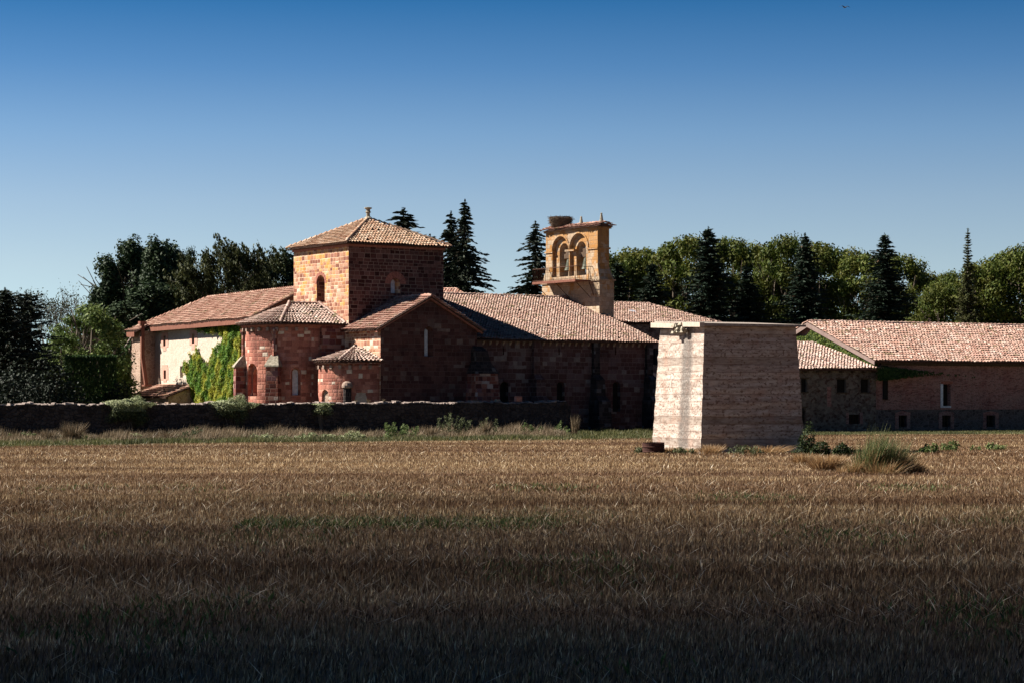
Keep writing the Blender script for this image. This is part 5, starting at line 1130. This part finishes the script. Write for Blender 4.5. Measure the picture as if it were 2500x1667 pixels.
# silvery bushes draped over the garden wall
def wallbush(px, w_, up_, down_, label, n_):
    x0_ = GF.x(px, 0); wx, wy_ = GF.world(x0_, 0); o = empty('silvery_bush', (wx, wy_, 0), GAng, label, 'bush', 'silvery bushes on the garden wall')
    k = n_; d = unit(k); rad = rng.random(k)**.3; lump = 1+.25*np.sin(d[:, 0]*6+px)+.2*np.sin(d[:, 2]*7+px)+.12*np.sin(d[:, 0]*13)
    P = d*rad[:, None]*lump[:, None]*np.array([w_/2, .75, 1]); zc = 2.12; P[:, 2] = zc+np.where(P[:, 2] > 0, P[:, 2]*up_, P[:, 2]*down_); P[:, 1] -= .55+.15*(zc-P[:, 2]).clip(0); P[:, 0] += .1*P[:, 2]
    low = P[:, 2] < 1.7
    quads('foliage', [diamonds(P[~low], d[~low]+rng.normal(size=(int((~low).sum()), 3))*.6+np.array([0, 0, .4]), .055, .5)], M_silver, o)
    quads('lower_foliage', [diamonds(P[low], d[low]+rng.normal(size=(int(low.sum()), 3))*.6, .06, .5)], M_vleaf, o)
    mb = MB(); [mb.tube((random.uniform(-.2, .2), -.6, 0), (random.uniform(-w_*.3, w_*.3), -.5, 2.0), .03, .015, 4) for _ in range(7)]; mb.build('stems', M_bark, o)
M_vleaf = leaf_mat('grey_green_leaves', [(0, (.045,.055,.025)), (.6, (.09,.105,.05)), (1, (.19,.20,.11))])
wallbush(308, 3.1, .48, 1.25, 'larger silvery bush hanging over the wall below the tiled porch', 11000)
wallbush(560, 2.8, .50, 1.05, 'silvery bush spilling over the wall below the ivy', 6500)
wallbush(772, 1.3, .10, .8, 'small silvery bush on the wall below the small side apse', 2200)

# plants of the verge
def tuft(name, label, cat, mat, loc, w_, h_, n_, group=None, width=(.015, .035), lean=.45, mat2=None):
    o = empty(name, loc, 0, label, cat, group); k = n_; th = rng.uniform(0, 6.28, k); r0 = w_*.28*rng.random(k)**.5; P = np.stack([np.cos(th)*r0, np.sin(th)*r0], 1); h = h_*rng.uniform(.45, 1.05, k); lx = np.cos(th)*w_*lean*rng.random(k)+.12*h_*rng.random(k)+rng.normal(0, .05, k); ly = np.sin(th)*w_*lean*rng.random(k)
    if mat2 is None: quads('blades', [blade_mesh(P, h, rng.uniform(*width, k), lx, ly)], mat, o)
    else:
        s = rng.random(k) < .6; f = lambda q: [blade_mesh(P[q], h[q], rng.uniform(*width, int(q.sum())), lx[q], ly[q])]
        quads('green_blades', f(s), mat, o); hh = h.copy(); h = h*.7; quads('dry_blades', f(~s), mat2, o)
    return o
def weed(label, px, D_, w_, h_, n_, mat=None, group='leafy weeds along the wall', lean=.15, leaf=.07):
    o = empty('leafy_weed', (at(px, D_), D_, 0), 0, label, 'weed', group); mb = MB(); Cs = []
    for i in range(max(4, int(w_*7))):
        x, y = random.gauss(0, w_*.28), random.gauss(0, .3); hh = h_*random.uniform(.5, 1.0)*(1-.35*min(1, abs(x)/(w_*.6))); tx = x+random.gauss(lean, .18)*hh
        mb.tube((x, y, 0), (tx, y+random.gauss(0, .1), hh), .012, .005, 3); kk = int(n_/max(4, w_*7))
        for j in range(kk): s = random.random()**.75; Cs.append((x+(tx-x)*s+random.gauss(0, .06+.06*(1-s)), y+random.gauss(0, .08), hh*s+random.gauss(0, .03)))
    mb.build('stems', M_bark, o); Cn = np.array(Cs); quads('leaves', [diamonds(Cn, rng.normal(size=(len(Cn), 3))+np.array([0, -.2, .5]), leaf, .4)], mat or M_vleaf, o)
M_gleaf = leaf_mat('fresh_weed_leaves', [(0, (.05,.08,.025)), (.6, (.10,.14,.045)), (1, (.20,.24,.09))])
for (lb, px, D_, w_, h_, n_, mt) in [('leafy green weed clump in front of the wall, second tall clump from the church side', 965, 137, 1.6, 1.35, 900, M_gleaf), ('green weed left of the tall grey-green clump', 1000, 140, .9, 1.2, 500, M_gleaf), ('tall grey-green weed clump in front of the wall below the transept gable', 1090, 142, 2.6, 1.75, 1500, M_vleaf), ('weed clump right of the tall grey-green clump', 1185, 145, 1.2, 1.5, 600, M_vleaf), ('leaning pale green stalks in front of the wall near its right end', 1285, 147, 1.1, 1.25, 420, M_gleaf), ('leaning green stalks just before the right end of the wall', 1365, 150, .9, 1.2, 380, M_gleaf),
                                   ('pale leafy weed low in front of the left silvery bush', 325, 131, 1.5, .55, 700, M_silver), ('weed below the silvery bush in front of the ivy', 415, 133, .8, .8, 350, M_vleaf), ('dark weed in front of the wall below the ivy', 470, 133, .8, .9, 350, M_vleaf), ('long low strip of silvery weeds below the big apse', 650, 131.5, 3.4, .45, 1900, M_silver), ('low silvery weeds below the small side apse', 760, 132.5, 2.6, .5, 1400, M_silver), ('low silvery weeds right of the side apse', 862, 134, 1.6, .65, 900, M_silver), ('yellow-green weed at the foot of the wall far left', 60, 134, 2.0, .5, 700, M_gleaf), ('yellow-green weed at the foot of the wall left of the first silvery bush', 160, 134, 2.2, .45, 700, M_gleaf)]:
    weed(lb, px, D_, w_, h_, n_, mt)
for (lb, px, D_, w_, h_, n_) in [('tall feathery dry grass tuft before the wall at left', 175, 130, 1.6, 1.25, 500), ('dry grass tuft left of the feathery one', 120, 129, 1.3, .8, 350), ('dry grass tuft right of the first silvery bush', 405, 128, 1.5, .8, 350), ('dry grass tuft in front of the weeds below the side apse', 1055, 137, .9, .9, 300), ('thin upright brown grass at the right of the tall weed clump', 1185, 141, .8, 1.2, 220), ('pale fluffy dry tuft near the right end of the wall', 1352, 141, 1.3, .6, 420), ('upright dry stalks at the corner of the wall end', 1402, 148, .7, 1.5, 120)]:
    tuft('dry_grass_tuft', lb, 'grass tuft', M_dry, (at(px, D_), D_, 0), w_, h_, n_, 'dry grass tufts along the wall')
# around the concrete tower
M_broom = blade_mat('green_broom', [(0, (.05,.075,.025)), (.6, (.10,.13,.045)), (1, (.19,.20,.08))], trans=.3)
M_gold = blade_mat('golden_grass', [(0, (.18,.10,.045)), (.6, (.34,.21,.10)), (1, (.50,.36,.20))], trans=.25)
o = empty('broom_bush', (at(2150, 74), 74, 0), 0, 'large feathery green and golden bush in the stubble right of the concrete tower', 'bush'); G_, D_g = [], []
for (cx_, cy_, hh, ww, ng, nd) in ((-.55, .1, 1.0, .9, 420, 260), (-.25, -.1, 1.38, .9, 620, 240), (.05, .15, 1.2, 1.0, 560, 300), (.35, -.05, 1.05, .9, 400, 380), (.65, .1, .85, .9, 200, 420), (.95, 0, .62, .9, 60, 420), (1.25, .1, .45, .8, 0, 320), (-.9, 0, .55, .8, 80, 380), (-1.2, .1, .4, .7, 0, 260), (0, -.4, .6, 1.8, 60, 520)):
    for (lst, n__, hm) in ((G_, ng, 1.0), (D_g, nd, .78)):
        if not n__: continue
        th = rng.uniform(0, 6.28, n__); r0 = ww*.35*rng.random(n__)**.5; P = np.stack([cx_+np.cos(th)*r0, cy_+np.sin(th)*r0], 1); h = 1.22*hh*hm*rng.beta(2.4, 1.2, n__)*rng.uniform(.7, 1.15, n__)
        lst.append(blade_mesh(P, h, rng.uniform(.008, .02, n__), np.cos(th)*ww*.45*rng.random(n__)+.22*h+rng.normal(0, .09, n__), np.sin(th)*ww*.4*rng.random(n__)))
quads('green_blades', G_, M_broom, o); quads('dry_blades', D_g, M_gold, o)
tuft('golden_grass_tuft', 'golden dry grass tuft between the concrete tower and the feathery bush', 'grass tuft', M_gold, (at(2015, 77), 77, 0), 1.6, .62, 1300, 'golden grass near the tower', lean=.35)
tuft('golden_grass_tuft', 'small golden dry tuft left of the other, nearer the tower corner', 'grass tuft', M_gold, (at(1962, 84), 84, 0), 1.2, .5, 600, 'golden grass near the tower', lean=.35)
tuft('golden_grass_tuft', 'golden dry tuft at the right side of the feathery bush', 'grass tuft', M_gold, (at(2222, 75), 75, 0), 1.1, .5, 700, 'golden grass near the tower', lean=.35)
G7 = 'dark leafy shrubs right of the concrete tower'
for (lb, px, D_, w_, h_) in [('tallest dark leafy shrub touching the concrete tower on the right', 1972, 97, 1.1, 1.25), ('low dark shrub, middle one of the three right of the tower', 2004, 95.5, 1.2, .62), ('low dark shrub, farthest right of the three beside the tower', 2058, 95, 1.0, .60)]:
    volume_shrub('dark_shrub', lb, 'shrub', M_elder, (at(px, D_), D_, 0), (w_, .9, h_), 1100, .06, G7)
for (lb, px, D_, w_, h_, n_) in [('low green weed in the stubble right of the feathery bush', 2268, 100, 1.0, .55, 500), ('upright green weed in the stubble before the barn', 2322, 104, .9, .7, 450), ('sparse green weed farthest right in the stubble', 2420, 106, 1.4, .45, 450), ('green weed below the right face of the concrete tower', 1812, 97, 1.3, .55, 500), ('tangled weed on the bank below the left face of the tower', 1662, 98.6, 1.0, .42, 500), ('small green weed left of the rusty drum', 1562, 99, .5, .4, 200)]:
    weed(lb, px, D_, w_, h_, n_, M_gleaf if px > 1900 else M_vleaf, 'weeds in the stubble around the tower')
for (lb, px, D_, w_, h_, n_) in [('dry grass at the near corner of the concrete tower', 1735, 97.6, 1.3, .55, 500), ('dry grass in front of the rusty drum', 1590, 97.2, 1.3, .16, 300), ('dry grass below the left face of the tower', 1680, 99.0, 1.4, .35, 500), ('dry grass along the foot of the shaded tower face', 1870, 98.5, 2.4, .5, 700), ('dry grass beside the drum and the tower wall', 1630, 99.5, 1.2, .4, 400)]:
    tuft('dry_grass_tuft', lb, 'grass tuft', M_gold, (at(px, D_), D_, 0), w_, h_, n_, 'dry grass at the foot of the tower')
# grass sprouting on the wall top
for i, (px, lb) in enumerate([(868, 'wisps of dry grass on the wall top below the side apse shaft'), (900, 'wisps of dry grass on the wall top below the blocked window'), (935, 'wisps of dry grass on the wall top below the transept corner'), (1160, 'dry wisps on the wall top below the corner buttress')]):
    x0_ = GF.x(px, 0); wx, wy_ = GF.world(x0_, 0); tuft('grass_wisps', lb, 'grass tuft', M_dry, (wx, wy_, 2.24), .35, .32, 30, 'grass wisps on the wall top')
# bird
bxm = MB(); bd = empty('bird', (at(2063, 120), 120, HC+(HY-19)*120/F), R(20), 'small dark bird gliding high at the upper right', 'bird')
bxm.loft([[(-.02, -.16, 0), (.02, -.16, 0), (0, -.16, .02)], [(-.05, 0, -.02), (.05, 0, -.02), (0, 0, .05)], [(-.04, .12, 0), (.04, .12, 0), (0, .12, .04)], [(-.01, .24, .01), (.01, .24, .01), (0, .24, .02)]])
M_bird = plain('dark_feathers', (.02,.018,.016), (.04,.036,.03), 6)
bxm.build('body', M_bird, bd)
for s_ in (-1, 1): MB().loft([[(s_*.03, -.06, .02), (s_*.03, .08, .02), (s_*.03, .06, .035)], [(s_*.16, -.03, .09), (s_*.16, .07, .09), (s_*.16, .05, .10)], [(s_*.34, .04, .03), (s_*.34, .07, .03), (s_*.34, .06, .035)]]).build('wing', M_bird, bd)
# unseen cloud lumps added off frame, placed to shade the near field softly
M_shadecloud = plain('shade_cloud_white', (.78, .79, .80), (.84, .84, .84), .002, bump=0)
dist = 5000.0; edge = 0.0; mb = MB(); rc = random.Random(5); yy = 66.0
while yy > -70:
    lam = float(np.interp(yy, [-20, 10, 25, 38, 48, 58, 66], [2.6, 2.4, 2.2, 1.8, 1.25, .55, .12])); nl = lam*4.0*170/300.0; nl = int(nl)+(rc.random() < nl-int(nl))
    for i in range(nl):
        r = rc.uniform(7, 10); mb.lathe([(r*math.sin(math.pi*k/8), -r*.9*math.cos(math.pi*k/8)) for k in range(9)], 14, (rc.uniform(-85, 85), yy+rc.uniform(-3, 3), rc.uniform(-20, 25)))
    yy -= 4.0
cl = link('added_shade_cloud', mb.mesh('added_shade_cloud'), M_shadecloud); P_ = S*dist; cl.location = (P_.x, P_.y+edge, P_.z); tag(cl, 'ragged white cloud added unseen at left to shade the near field', 'cloud', None, 'stuff')
# wood added out of view, right and behind the camera, blocking low sky light
line = np.array([(110, 190), (80, 140), (56, 80), (44, 20), (20, -40), (-30, -60)], float); k = 42000; seg = rng.integers(0, 5, k); tt = rng.random(k)
P = line[seg]*(1-tt)[:, None]+line[seg+1]*tt[:, None]+rng.normal(0, 2.5, (k, 2)); Hh = 21+2*np.sin(P[:, 1]*.3)+1.5*np.sin(P[:, 0]*.7)
tag(quads('added_sky_block_wood', [diamonds(np.concatenate([P, (rng.random(k)**.8*Hh)[:, None]], 1), rng.normal(size=(k, 3)), .55, .6)], M_poplar), kind='stuff', label='unseen wood added right of the field and behind the camera to block low sky light', cat='wood')
